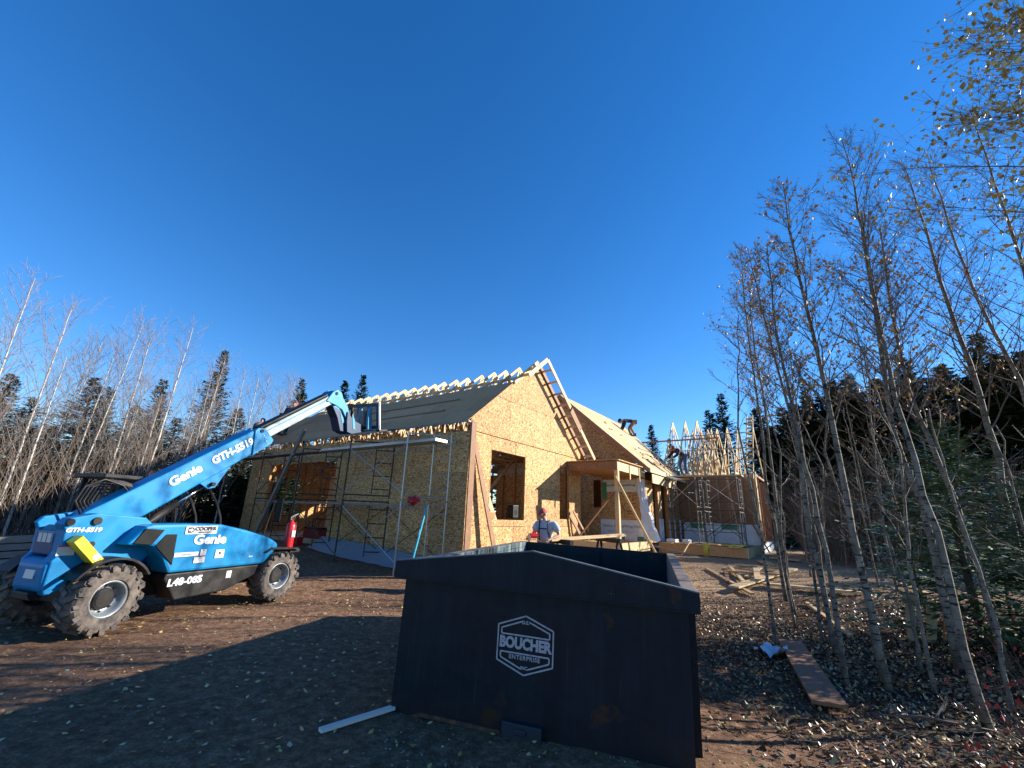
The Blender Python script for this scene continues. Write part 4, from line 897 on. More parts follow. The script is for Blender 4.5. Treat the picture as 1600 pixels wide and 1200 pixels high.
# hand truck and red tool box by the door opening
o = thing('red_toolbox', 'dark red tool box on the floor of the wide opening', 'tool box', hw(.35, 7.0, FZ), HA)
MB().rng((-.25, .25), (-.45, .45), (0, .30)).build('body', mat('dark_red_paint', (.22, .02, .02), .5), o, bevel=.02); MB().rng((-.26, .26), (-.46, .46), (.305, .35)).build('lid', BLACKP, o)
o = thing('tool_rack', 'black tube rack standing on the red tool box', 'rack', hw(.35, 7.0, FZ + .355), HA); b = MB()
for y in (-.35, .35): b.path([(0, y, 0), (0, y, .75)], .014, 6)
for z in (.25, .74): b.tube((0, -.35, z), (0, .35, z), .014)
b.build('frame', STEEL_D, o)
o = thing('red_gas_can', 'small red fuel can on the ground below the opening', 'fuel can', hw(-.55, 6.6, gz(*hw(-.55, 6.6, 0)[:2])), HA)
MB().rng((-.12, .12), (-.16, .16), (0, .26)).build('body', RED, o, bevel=.03); MB().tube((0, .08, .26), (0, .2, .36), .02).build('spout', BLACKP, o)

# right scaffold on the deck
s2 = thing('scaffold', 'tangle of steel scaffold frames standing on the deck at the right', 'scaffold', HC, HA)
RF = [((10.0, -2.3), (11.4, -2.25)), ((10.0, -3.35), (11.3, -3.3)), ((10.0, -3.62), (11.4, -3.6)), ((10.0, -4.85), (11.3, -4.8))]
for p, q in RF: sc_frame(s2, p, q, DZ + .03, 3.45, 2, make_wood('worn_frame_steel', (.10, .09, .08), (.20, .18, .16)) if p[1] == -2.3 else bpy.data.materials['worn_frame_steel'], .022)
b = MB()
for p, q in ((RF[0], RF[1]), (RF[2], RF[3])):
    for e in (0, 1):
        for z0 in (1.15, 2.35):
            b = MB(); b.tube((p[e][0], p[e][1], z0), (q[e][0], q[e][1], z0 + .95), .012, None, 5); b.tube((p[e][0], p[e][1], z0 + .95), (q[e][0], q[e][1], z0), .012, None, 5); b.build('cross_brace', STEEL_L if e == 0 and z0 > 2 else STEEL_D, s2)
for z in (1.35, 1.6, 2.15, 2.45, 3.3): b = MB(); b.tube((9.97, -2.2, z), (9.97, -4.95, z), .012, None, 5); b.build('guard_tube', STEEL_D, s2)
plank('wide plank on top of the deck scaffold', hw(10.7, -2.1, 3.50), hw(10.7, -5.0, 3.50), .55, .06, PINE_OLD)
plank('long pale plank sticking out left over the deck scaffold', hw(9.9, -1.6, 3.42), hw(10.9, -2.9, 3.40), .24, .05, PINE)
plank('aluminium plank sloping beside the wing eave', hw(10.4, -1.95, 3.56), hw(9.5, -2.9, 3.26), .24, .05, ALU)
def small(name, label, cat, parts, loc, rz=0, rot=None):
    o = thing(name, label, cat, loc, rz, rot=rot)
    for n_, b_, m_ in parts: b_.build(n_, m_, o)
    return o
# yellow tool pouch / tarp hanging on the deck edge
YT = mat('yellow_tarp', (.62, .48, .05), .6)
b = MB(); pts = [(DX0 + .35, .0), (DX0 + .0, .03), (DX0 - .07, .0), (DX0 - .10, -.22), (DX0 - .08, -.46)]
for i, (x, z) in enumerate(pts):
    for k in range(5): b.v.append((x - .02 * math.sin(k * 2 + i), -3.62 - .22 * k / 4 * (1 if i < 3 else .7), DZ + .04 + z + .015 * math.sin(k * 3 + i)))
for i in range(4):
    for k in range(4): b.f.append((i * 5 + k, i * 5 + k + 1, i * 5 + k + 6, i * 5 + k + 5)); b.mi.append(0)
o = b.build('yellow_strap', YT, smooth=True); o.matrix_world = HM; o.modifiers.new('thickness', 'SOLIDIFY').thickness = .012; tag(o, 'yellow cloth strap hanging over the front edge of the deck', 'strap')
b = MB()
for i in range(9):
    for k in range(5): b.v.append((DX0 + .02 + .12 * k + .02 * math.sin(i * 2.1), -4.28 - .085 * i, DZ + .04 + .05 * math.sin(k / 4 * PI) + .02 * math.sin(i * 1.7 + k)))
for i in range(8):
    for k in range(4): b.f.append((i * 5 + k, i * 5 + k + 1, i * 5 + k + 6, i * 5 + k + 5)); b.mi.append(0)
o = b.build('yellow_tarp', YT, smooth=True); o.matrix_world = HM; o.modifiers.new('thickness', 'SOLIDIFY').thickness = .012; tag(o, 'crumpled yellow tarp lying on the right end of the deck', 'tarp')
for i, (x, y, sx, sy, sz, m_, lb) in enumerate([(9.9, -2.35, .5, .35, .12, WHITEW, 'white crumpled wrap offcut on the left end of the deck'), (9.75, -2.95, .3, .22, .14, WHITEW, 'small white bag on the deck beside the scaffold foot'), (10.2, -3.4, .7, .3, .05, PINE, 'pale chipboard offcut lying on the middle of the deck'), (9.7, -3.95, .5, .25, .04, OSB, 'small chipboard offcut at the front edge of the deck')]):
    b = MB(); b.box((0, 0, sz / 2), (sx, sy, sz)); o = b.build('offcut' if i > 1 else 'wrap_bundle', m_, bevel=.02); o.location = hw(x, y, DZ + .024); o.rotation_euler = (0, 0, HA + i); tag(o, lb, 'offcut' if i > 1 else 'wrap')
# lumber the worker is sawing, on saw horses
for i, (dy, lb) in enumerate(((0, 'pale plank the man in the red cap is sawing'), (.16, 'second pale plank beside the one being sawn'))):
    board('sawn_plank', lb, 'plank', (1.0, 10.35 + dy, 1.15 + .02 * i), (3.05, 11.75 + dy, 1.27 + .02 * i), .14, .038, PINE)
for i, (x, y) in enumerate(((2.55, 11.3), (1.25, 10.55))):
    o = thing('saw_horse', ('folding saw horse carrying the planks at the porch side', 'folding saw horse right beside the man in the red cap')[i], 'saw horse', (x, y, gz(x, y)), .5)
    MB().box((0, 0, 1.02), (.1, .9, .1)).build('beam', BLACKP, o)
    for sx in (-1, 1):
        for sy in (-1, 1): MB().bar((.04 * sx, .35 * sy, 1.0), (.26 * sx, .42 * sy, 0), .05, .04).build('leg', BLACKP, o)
o = thing('white_bucket', 'white sheet bundle on the ground under the planks', 'bundle', (2.35, 12.1, gz(2.35, 12.1))); b = MB(); b.rng((-.6, .6), (-.3, .3), (0, .62)); b.build('body', WHITEW, o, bevel=.08)

# ------------------------------------------------------------ telehandler (local x forward, y to its left, z up)
TA = R(90 - 20.2)
tl = thing('telehandler', 'blue telescopic forklift with its boom raised towards the roof', 'telehandler', (-5.06, 6.26, .0), TA)
def wheel(x, y, side, rz=0):
    R0, W2 = .42, .16; prof = [(.215, -.12), (.235, -.155), (.33, -.165), (.375, -.15), (.395, -.12), (.40, 0), (.395, .12), (.375, .15), (.33, .165), (.235, .155), (.215, .12)]
    b = MB(); b.lathe(prof, (0, 0, 0), 'y', 40)
    for s in (-1, 1):
        for k in range(17):
            a = 2 * PI * (k + (.5 if s > 0 else 0)) / 17; ca, sa = math.cos(a), math.sin(a); a2 = a + .17; 
            er = Vector((ca, 0, sa)); et = Vector((-sa, 0, ca)); c = er * .402 + Vector((0, s * .085, 0)) + et * .02
            dr = (Vector((0, s, 0)) * .9 - et * .45).normalized(); nn = er.cross(dr)
            b.box(c, (.17, .050, .042), Matrix((dr, nn, er)).transposed()); b.box(er * .372 + Vector((0, s * .158, 0)) - et * .028, (.05, .05, .07), Matrix((dr, nn, er)).transposed())
    o = b.build('wheel', RUBBER, tl, smooth=False); o.location = (x, y, R0); o.rotation_euler = (0, 0, rz)
    s = side; b = MB(); b.lathe([(.222, s * .118), (.225, s * .135), (.205, s * .13), (.19, s * .09), (.178, s * .05), (.155, s * .02), (0, s * .02)], (0, 0, 0), 'y', 36); b.build('rim', RIMM, o, smooth=True)
    b = MB(); b.lathe([(.13, s * .02), (.125, s * .055), (.10, s * .07), (0, s * .075)], (0, 0, 0), 'y', 20)
    for k in range(8): a = 2 * PI * k / 8; b.lathe([(.012, s * .02), (.012, s * .045), (0, s * .045)], (.15 * math.cos(a), 0, .15 * math.sin(a)), 'y', 6)
    b.build('hub', BLACKP, o)
wheel(-.08, .165, -1, R(6)); wheel(-.08, 1.64, 1, R(6)); wheel(2.63, .165, -1, R(-3)); wheel(2.63, 1.64, 1, R(-3))
MB().rng((-.25, 2.9), (.42, 1.38), (.32, .72)).build('chassis', BLACKP, tl, bevel=.02)
b = MB(); b.tube((-.08, .3, .42), (-.08, 1.5, .42), .09, None, 10); b.tube((2.63, .3, .42), (2.63, 1.5, .42), .09, None, 10); b.build('axles', BLACKP, tl)
RB = [(-.60, .50), (-.64, .58), (-.64, .90), (-.58, .98), (-.60, 1.26), (-.64, 1.34), (-.58, 1.41), (-.30, 1.47), (.30, 1.42), (.62, 1.16), (.42, .86), (.30, .74), (-.34, .74), (-.46, .55)]
b = MB(); b.prism(RB, .32, .52); b.prism([(x, z) for x, z in RB], .90, .98); b.build('boom_support', BLUE, tl, bevel=.015)
b = MB(); b.prism([(-.58, .52), (-.66, .56), (-.68, .86), (-.60, .93), (-.40, .93), (-.36, .60)], .34, .92); b.build('counterweight', BLUE, tl, bevel=.04)
b = MB(); b.prism([(-.585, .95), (-.60, 1.24), (-.50, 1.32), (-.3, .95)], .50, .92); b.build('rear_grille', mat('deep_blue_panel', (.005, .05, .16), .45), tl, bevel=.02)
for i, y in enumerate((.58, .68, .78)): MB().box((-.605, y, 1.16), (.02, .075, .11), Euler((0, R(-3), 0)).to_matrix()).build('rear_lamp', WHITE, tl)
o = MB().box((-.678, .60, .74), (.01, .20, .10), Euler((0, R(4), 0)).to_matrix()).build('number_plate', WHITE, tl); 
MB().rng((-.70, -.56), (.45, .80), (.46, .54)).build('tow_hitch', BLACKP, tl, bevel=.01)
for y in (.315, 1.425): MB().lathe([(.0, -.03), (.05, -.03), (.05, .03), (0, .03)], (-.30, y, 1.375), 'y', 16).build('pivot_pin', BLACKP, tl)
MB().lathe([(0, -.02), (.045, -.02), (.045, .02), (0, .02)], (-.58, .31, 1.36), 'y', 14).build('pivot_pin', DGLASS, tl)
for x, z in ((-.28, 1.08), (-.42, 1.02)): MB().lathe([(0, -.004), (.04, -.004), (.04, .01), (0, .01)], (x, .318, z), 'y', 12).build('port', BLACKP, tl)
# boom
BS = math.atan2(3.075 - 1.46, 2.03 + .28)
BM = [(-.33, 1.40), (-.28, 1.475), (.1, 1.50), (.15, 1.765), (2.03, 3.08), (2.18, 3.11), (2.27, 3.08), (2.43, 2.94), (2.40, 2.88), (2.30, 2.79), (2.0, 2.55), (1.70, 2.335), (1.46, 1.975), (1.36, 1.955), (1.24, 2.00), (.2, 1.24), (-.2, 1.24)]
b = MB(); b.prism([(-.33, 1.40), (-.28, 1.475), (-.05, 1.625), (2.03, 3.08), (2.05, 2.585), (1.70, 2.335), (.2, 1.24), (-.2, 1.24)], .66, .98); bo = b.build('boom', BLUE, tl, bevel=.025)
b = MB(); b.prism([(2.0, 3.05), (2.06, 3.115), (2.20, 3.13), (2.29, 3.07), (2.45, 2.94), (2.42, 2.86), (2.05, 2.57)], .63, .67); b.prism([(2.0, 3.05), (2.06, 3.115), (2.20, 3.13), (2.29, 3.07), (2.45, 2.94), (2.42, 2.86), (2.05, 2.57)], .97, 1.01); b.build('boom_end_plate', BLUE, bo, bevel=.008)
for x, z in ((2.20, 2.99), (2.25, 2.95), (2.28, 2.89), (2.32, 2.85)): MB().lathe([(0, -.012), (.014, -.012), (.014, 0)], (x, .63, z), 'y', 8).build('bolt', CHROME, bo)
MB().lathe([(0, -.02), (.035, -.02), (.035, 0)], (2.14, .63, 3.07), 'y', 14).build('bolt', DGLASS, bo)
b = MB()
for y in (.70, .90): b.prism([(1.20, 1.99), (1.72, 2.36), (1.50, 1.93), (1.38, 1.90)], y, y + .03)
b.build('cylinder_lug', BLUE, bo); MB().lathe([(0, -.05), (.035, -.05), (.035, .31), (0, .31)], (1.42, .68, 1.98), 'y', 12).build('pivot_pin', BLACKP, bo)
d_ = Vector((math.cos(BS), 0, math.sin(BS))); n_v = Vector((-d_.z, 0, d_.x))
def bbox(p, q, wy0, wy1, h, m, name, parent, bev=.012):
    b = MB(); p = Vector((p[0], (wy0 + wy1) / 2, p[1])); q = Vector((q[0], (wy0 + wy1) / 2, q[1])); b.bar(p, q, h, wy1 - wy0, (0, 1, 0)); return b.build(name, m, parent, bevel=bev)
ib = bbox((1.85, 2.74), (3.93, 4.20), .69, .95, .215, SILVER, 'inner_boom', tl)
for off in (-.035, .04): bbox((2.3 + n_v.x * off, 3.056 + n_v.z * off), (3.9 + n_v.x * off, 4.18 + n_v.z * off), .681, .689, .016, BLUE if off > 0 else STEEL_L, 'wear_strip', ib, 0)
bbox((2.25 - .07, 3.02 + .13), (3.85 - .07, 4.14 + .13), .72, .92, .03, BLACKP, 'hose_cover', ib, 0)
b = MB(); HP = [(3.72, 4.10), (3.88, 4.36), (4.02, 4.47), (4.17, 4.43), (4.26, 4.30), (4.44, 4.17), (4.62, 3.86), (4.66, 3.66), (4.50, 3.80), (4.28, 4.02), (4.0, 4.08)]
b.prism(HP, .66, .70); b.prism(HP, .94, .98); hd = b.build('boom_head', LBLUE, tl, bevel=.008)
MB().prism([(3.75, 4.2), (3.95, 4.42), (4.1, 4.38), (4.2, 4.1), (3.95, 4.05)], .72, .92).build('head_core', BLUE, hd)
MB().lathe([(0, -.02), (.04, -.02), (.04, 0)], (4.0, .66, 4.36), 'y', 14).build('pivot_pin', DGLASS, hd)
DKF = mat('dark_blue_frame', (.004, .03, .085), .45)
b = MB(); b.prism([(3.98, 4.04), (4.16, 4.02), (4.52, 3.78), (4.60, 3.50), (4.36, 3.50), (4.20, 3.80)], .70, .94); b.prism([(4.44, 4.00), (4.70, 3.84), (5.10, 3.78), (5.16, 3.62), (4.70, 3.48), (4.52, 3.50), (4.46, 3.74)], .62, 1.0); b.build('tilt_linkage', DKF, tl, bevel=.01)
MB().prism([(4.22, 4.02), (4.48, 3.72), (4.38, 3.70)], .69, .698).build('tilt_linkage_plate', LBLUE, tl); MB().prism([(4.60, 3.98), (4.72, 3.86), (4.80, 3.60), (4.70, 3.62)], .61, .618).build('tilt_linkage_plate', LBLUE, tl)
for i in range(4): MB().path([(4.35 + .06 * i, .66, 4.22 - .05 * i), (4.45 + .06 * i, .60, 4.27 - .05 * i), (4.48 + .06 * i, .66, 4.12 - .05 * i)], .012, 5).build('hose', BLACKP, hd)
CA = Matrix.Translation((5.30, 0, 3.72)) @ Matrix.Rotation(R(-12), 4, 'Y')
def cpart(b, name, m, par=None, bev=0):
    b.v = [tuple(CA @ Vector(v)) for v in b.v]; return b.build(name, m, par or tl, bevel=bev)
cg = MB(); cg.rng((-.03, .03), (.26, 1.28), (.60, .69)); cg.rng((-.03, .03), (.26, 1.28), (0, .09))
for y in (.30, .58, .92, 1.24): cg.rng((-.028, .028), (y - .035, y + .035), (.09, .60))
cr_ = cpart(cg, 'fork_carriage', DKF)
for y in (.50, .80): b = MB(); b.prism([(-.20, .0), (-.035, -.02), (-.035, .60), (-.10, .56), (-.18, .3)], y - .03, y + .03); cpart(b, 'carriage_plate', LBLUE, cr_)
b = MB(); b.rng((-.20, -.04), (.62, .74), (.1, .5)); cpart(b, 'tilt_block', GREYW, cr_)
for y in (.33, 1.2):
    b = MB(); b.rng((.035, .085), (y - .05, y + .05), (-.02, .72)); cpart(b, 'fork_shank', STEEL_L if y < 1 else STEEL_D, cr_)
    b = MB(); b.prism([(.035, -.07), (1.25, -.035), (1.25, -.025), (.035, -.022)], y - .05, y + .05); cpart(b, 'fork', STEEL_D)
# lift cylinder
bb = MB(); bb.tube((1.42, .83, 1.97), (.98, .83, 1.62), .032, None, 12); bb.build('cylinder_rod', CHROME, tl, smooth=True); bb = MB(); bb.tube((1.0, .83, 1.64), (.25, .83, 1.0), .06, None, 14); bb.build('cylinder_barrel', BLACKP, tl, smooth=True)
# engine pod
POD = [(-.02, 1.07), (.18, 1.315), (.26, 1.335), (.75, 1.345), (1.30, 1.335), (1.78, 1.24), (2.20, 1.13), (2.40, 1.05), (2.50, .99), (2.50, .91), (2.25, .66), (.62, .655), (.50, .86), (.32, 1.04)]
pod = MB().prism(POD, .06, .50).build('engine_hood', BLUE, tl, bevel=.045)
MB().prism([(.62, .645), (2.20, .65), (2.13, .48), (1.62, .30), (.82, .27), (.60, .58)], .09, .5).build('lower_skirt', BLACKP, tl, bevel=.02)
MB().prism([(.05, 1.09), (.17, 1.285), (.42, 1.265), (.29, 1.06)], .045, .08).build('hood_window', DGLASS, tl, bevel=.006)
MB().prism([(.345, 1.045), (.46, 1.20), (.61, 1.20), (.64, .77)], .045, .08).build('hood_vent', DGLASS, tl, bevel=.006)
for i in range(6): MB().box((2.28 + .0 * i, .056, .98 - .0 * i), (.2, .006, .006)).build('hood_crease', BLUE, tl) if i == 0 else None
# fenders
def arc(cx, cz, r0, r1, a0, a1, n=12): return [(cx + r0 * math.cos(a0 + (a1 - a0) * i / n), cz + r0 * math.sin(a0 + (a1 - a0) * i / n)) for i in range(n + 1)] + [(cx + r1 * math.cos(a1 - (a1 - a0) * i / n), cz + r1 * math.sin(a1 - (a1 - a0) * i / n)) for i in range(n + 1)]
for y0, y1 in ((.0, .36), (1.44, 1.80)): MB().prism(arc(-.08, .42, .475, .505, R(32), R(148)), y0, y1).build('fender', BLACKP, tl, bevel=.004)
for y0, y1 in ((.02, .5), (1.3, 1.78)): MB().prism([(2.22, .86), (2.36, .93), (2.95, .90), (3.02, .86), (2.95, .87), (2.36, .895), (2.25, .84)], y0, y1).build('fender', BLACKP, tl)
MB().rng((2.85, 3.1), (.1, 1.7), (.80, .86)).build('front_step', BLACKP, tl, bevel=.01)
# yellow safety prop strapped to the side
yb = bbox((-.53, 1.165), (-.21, .845), .13, .30, .11, YELLOW, 'safety_prop', tl, .004); 
MB().bar((-.31, .128, .965), (-.26, .128, .915), .07, .004, (0, 1, 0)).build('prop_sticker', WHITE, tl)
# cab on the far side
cabs = []
for y in (1.06, 1.72):
    cb = MB(); cabs.append(cb); MB().path([(.10, y, .75), (.08, y, 1.4), (.12, y, 1.96)], .03, 6).build('cab_post', BLACKP, tl); cb.path([(1.45, y, 2.02), (1.66, y, 1.92), (1.86, y, 1.68), (2.0, y, 1.42), (2.06, y, 1.2), (2.06, y, .8)], .024, 6)
cab = cabs[0].build('cab_frame', BLACKP, tl); cabs[1].build('cab_frame', BLACKP, tl)
for y in (1.06, 1.72): MB().path([(.95, y, 2.0), (1.12, y, 1.7), (1.20, y, 1.35), (1.22, y, .9)], .014, 6).build('door_arc', BLACKP, cab)
MB().rng((.0, 1.5), (1.02, 1.76), (1.96, 2.03)).build('cab_roof', BLACKP, cab, bevel=.02); MB().rng((.1, 2.0), (1.04, 1.76), (.62, 1.15)).build('cab_body', BLUE, cab, bevel=.03)
MB().rng((.35, .85), (1.2, 1.6), (1.15, 1.3)).build('seat', BLACKP, cab, bevel=.05); MB().rng((.28, .42), (1.2, 1.6), (1.28, 1.75)).build('seat', BLACKP, cab, bevel=.05)
MB().lathe([(.16, 0), (.18, .01), (.16, .02)], (1.35, 1.4, 1.45), 'x', 18).build('steering_wheel', BLACKP, cab)
MB().lathe([(.06, 0), (.06, .09), (.045, .13), (0, .14)], (.95, 1.52, 2.03), 'z', 12).build('beacon', ORANGE, cab, smooth=True)
for i in range(6):
    y = .70 + .05 * i; x = -.05 + .07 * i
    MB().path([(x - .25, y, 1.44), (x - .36, y, 1.62), (x - .30, y, 1.82), (x - .10, y - .01, 1.93), (x + .15, y, 1.86), (x + .30, y, 1.70 + .05 * i)], .014, 6).build('hose', BLACKP if i % 2 else STEEL_D, tl, smooth=True)
MB().path([(2.9, .95, .86), (2.92, .9, 1.3), (2.93, .8, 1.75)], .015, 6).build('mirror_stalk', BLACKP, tl); MB().box((2.93, .66, 1.58), (.04, .16, .46)).build('mirror', DGLASS, tl, bevel=.02)
# stickers and lettering on the side
RX90 = (R(90), 0, 0)
def slab(name, x0, x1, z0, z1, y, m=WHITE): return MB().rng((x0, x1), (y - .004, y), (z0, z1)).build(name, m, tl)
sg = slab('dealer_sign', .72, 1.22, 1.195, 1.315, .052)
lettering('COOPER', .075, BLACK, sg, (1.03, .044, 1.27), RX90, .003, 0, 1.0, 1.15); lettering('EQUIPMENT RENTALS', .022, BLACK, sg, (1.03, .044, 1.22), RX90, .0005)
lg = MB(); lg.prism([(.755, 1.215), (.755, 1.295), (.82, 1.295), (.85, 1.27), (.85, 1.24), (.82, 1.215)], .042, .047); lgo = lg.build('emblem', BLACK, sg)
MB().prism([(.765, 1.24), (.765, 1.27), (.795, 1.262), (.795, 1.285), (.835, 1.255), (.795, 1.225), (.795, 1.248)], .038, .0415).build('emblem', WHITE, sg)
lettering('Genie', .19, STK, tl, (1.15, .052, 1.105), RX90, .009, .0, .98, 1.18)
slab('sticker', .64, 1.0, .875, .935, .052); slab('sticker', 1.03, 1.12, .875, .965, .052); slab('sticker', .95, 1.12, .77, .855, .052); slab('sticker', 1.28, 1.43, .82, .945, .052); slab('sticker', 1.58, 1.67, .49, .60, .086)
lettering('L48-0850', .035, GREYTXT, tl, (.82, .045, .905), RX90, .001)
for x, z, t_ in ((1.075, .955, 'i'), (1.04, .845, '! !'), (1.355, .89, 'III')): lettering(t_, .05, BLACK, tl, (x, .045, z), RX90, .001)
MB().rng((1.0, 1.11), (.046, .0475), (.868, .874)).build('sticker_line', RED, tl)
lettering('L48-085', .135, STK, tl, (.92, .083, .52), (R(90), R(-1), 0), .006, .05, 1., 1.15)
lettering('GTH-5519', .072, STK, tl, (-.41, .314, 1.262), RX90, .004, .2, 1, 1.2)
cN = Vector((.95, .652, 2.14)); lettering('Genie', .20, STK, bo, (.92, .652, 2.09), (R(90), -BS, 0), .008, 0, .98, 1.15)
lettering('GTH-5519', .185, STK, bo, (1.66, .652, 2.605), (R(90), -BS, 0), .009, .0, 1.0, 1.05)
slab('warning_sticker', -.62, -.44, .96, 1.08, .316); MB().rng((-.62, -.44), (.306, .3115), (1.065, 1.08)).build('sticker_line', RED, tl); lettering('- - -', .05, GREYTXT, tl, (-.53, .308, 1.01), RX90, .0)
lettering('MADE', .03, WHITE, tl, (1.95, .052, .80), RX90, .001)
# fire extinguisher strapped to the front
p = tl.matrix_basis @ Vector((2.95, .30, .87))
o = thing('fire_extinguisher', 'red fire extinguisher standing at the front of the blue machine', 'extinguisher', Matrix.Translation((-5.06, 6.26, 0)) @ Matrix.Rotation(TA, 4, 'Z') @ Vector((2.93, .26, .865)), TA)
MB().lathe([(0, 0), (.085, .0), (.09, .03), (.09, .42), (.07, .48), (.03, .51), (.028, .54), (0, .54)], (0, 0, 0), 'z', 20).build('cylinder', RED, o, smooth=True)
b = MB(); b.box((.0, 0, .57), (.05, .03, .06)); b.bar((-.02, 0, .60), (.10, -.03, .66), .02, .02); b.build('valve', CHROME, o); MB().rng((-.04, .04), (-.094, -.088), (.22, .34)).build('label', WHITE, o)
MB().path([(.03, 0, .57), (.12, 0, .5), (.12, -.02, .2)], .012, 6).build('hose', BLACKP, o)

# ------------------------------------------------------------ waste container
dm = thing('waste_container', 'dark navy steel waste container with a peaked end wall', 'dumpster', (-.934, 4.368, -.032), rot=None)
cz, szn = math.cos(-.313), math.sin(-.313)
dm.rotation_mode = 'ZXY'
Rz = Matrix.Rotation(-.313, 3, 'Z') @ Matrix.Rotation(.003, 3, 'X') @ Matrix.Rotation(.025, 3, 'Y')
dm.rotation_mode = 'XYZ'; dm.rotation_euler = Rz.to_euler('XYZ')
DW, DL, DH = 2.43, 4.05, 1.24
b = MB(); pk = .185
def dn(px, z): return (px, z)
b.prism([(0, .0), (.03, .0), (.30, .08), (DW - .45, .08), (DW - .1, -.02), (DW, -.05), (DW, DH - .1), (0, DH - .1)], .0, .05); ew = b.build('end_wall', NAVY, dm)
b = MB(); b.prism([(-.08, DH - .125), (DW + .08, DH - .125), (DW + .08, DH), (DW / 2, DH + pk), (-.08, DH)], -.08, -.065); b.rng((-.08, DW + .08), (-.08, .06), (DH - .14, DH - .127)); b.build('peaked_rim', NAVY, ew)
b = MB()
for s in ((-.08, DH), (DW + .08, DH)): b.bar((s[0], -.05, s[1] + .004), (DW / 2, -.05, DH + pk + .004), .012, .05, (0, 1, 0))
b.build('rim_edge', make_wood('bare_rim_steel', (.05, .07, .09), (.16, .18, .19)), ew)
b = MB(); b.bar((.03, .03, .0), (.3, .03, .07), .05, .05); b.build('seam', RUST, ew)
for sx, nm in ((0, 'side_wall'), (DW, 'side_wall')):
    x0, x1 = (0, .035) if sx == 0 else (DW - .035, DW)
    b = MB(); b.rng((x0, x1), (.05, DL), (.02, DH - .08)); sw = b.build(nm, NAVY, dm)
    b = MB(); b.rng((x1 + .001, x1 + .006) if sx == 0 else (x0 - .006, x0 - .001), (.06, DL - .04), (.12, DH - .08)); b.build('lining', INNER, sw)
    xo = (-.08, .04) if sx == 0 else (DW - .04, DW + .08)
    b = MB(); b.rng(xo, (-.06, DL + .04), (DH - .08, DH)); b.build('top_rail', INNER if sx == 0 else make_wood('worn_rail', (.10, .08, .07), (.22, .17, .13)), sw, bevel=.008)
    for k in range(6):
        y = .35 + k * .7; b = MB(); b.rng((-.07, -.001) if sx == 0 else (DW + .001, DW + .07), (y - .05, y + .05), (.05, DH - .09)); b.build('rib', NAVY, sw)
b = MB(); b.rng((.036, DW - .036), (DL - .04, DL), (.02, DH)); b.build('far_wall', NAVY, dm); b = MB(); b.rng((.04, DW - .04), (DL - .05, DL - .042), (.15, DH - .03)); b.build('lining', NAVY, dm)
b = MB(); b.rng((.04, DW - .04), (.055, DL - .055), (.1, .14)); b.build('floor', RUST, dm)
b = MB(); b.rng((1.28, 1.33), (DL - .09, DL - .052), (.2, DH - .05)); b.build('door_bar', NAVY, dm)
b = MB(); b.rng((.5, DW - .2), (.25, 3.9), (-.03, .10)); b.build('underframe', RUST, dm)
for x0, x1 in ((.28, 1.0), (1.38, 1.95)): MB().bar((x0, .0, .068), (x1, .0, .068), .035, .03).build('bottom_seam', RUST, dm)
b = MB(); b.rng((1.02, 1.34), (-.06, .04), (.06, .17)); b.rng((1.13, 1.22), (-.075, -.06), (.10, .14)); b.prism([(1.06, -.02), (1.30, -.02), (1.34, .06), (1.02, .06)], -.04, .02); b.build('hook_bracket', mat('pale_blue_bracket', (.006, .018, .03), .6), dm, bevel=.012)
b = MB(); b.lathe([(0, -.03), (.03, -.03), (.03, 0)], (2.05, -.02, .0), 'y', 12); b.build('bolt', YT, dm)
b = MB(); b.tube((1.87, -.084, DH - .10), (1.87, -.084, DH - .03), .003); b.rng((1.83, 1.89), (-.085, -.081), (DH - .07, DH - .064)); b.build('scratched_latch', STEEL_D, ew)
# emblem on the end wall
LX, LZ = 1.165, .70; ly = -.004
em = MB()
def line(p, q, w_=.011): em.bar((LX + p[0], ly, LZ + p[1]), (LX + q[0], ly, LZ + q[1]), w_, .003, (0, 1, 0))
hexo = [(-.235, .13), (0, .215), (.235, .13), (.235, -.13), (0, -.215), (-.235, -.13)]
for i in range(6): line(hexo[i], hexo[(i + 1) % 6])
for s in (-1, 1):
    line((-.205, s * .108), (-.03, s * .172)); line((.205, s * .108), (.03, s * .172)); line((-.205, s * .108), (-.205, s * .066)); line((.205, s * .108), (.205, s * .066)); line((-.205, s * .066), (.205, s * .066))
STKF = mat('faded_logo_paint', (.30, .34, .38), .6); mk_dusty(STKF, (.34, .38, .42), (.12, .15, .18), .5, .8, 30)
emo = em.build('emblem_outline', STKF, ew)
tb = lettering('BOUCHER', .112, STKF, ew, (LX, -.006, LZ + .004), RX90, .0055, 0, 1.0, .84)
lettering('ENTERPRISE', .044, STKF, ew, (LX, -.006, LZ - .095), RX90, .001, 0, 1.15, 1.0); lettering('D.E.', .036, STKF, ew, (LX, -.006, LZ + .165), RX90, .001); lettering('INC', .034, STKF, ew, (LX, -.006, LZ - .165), RX90, .001)

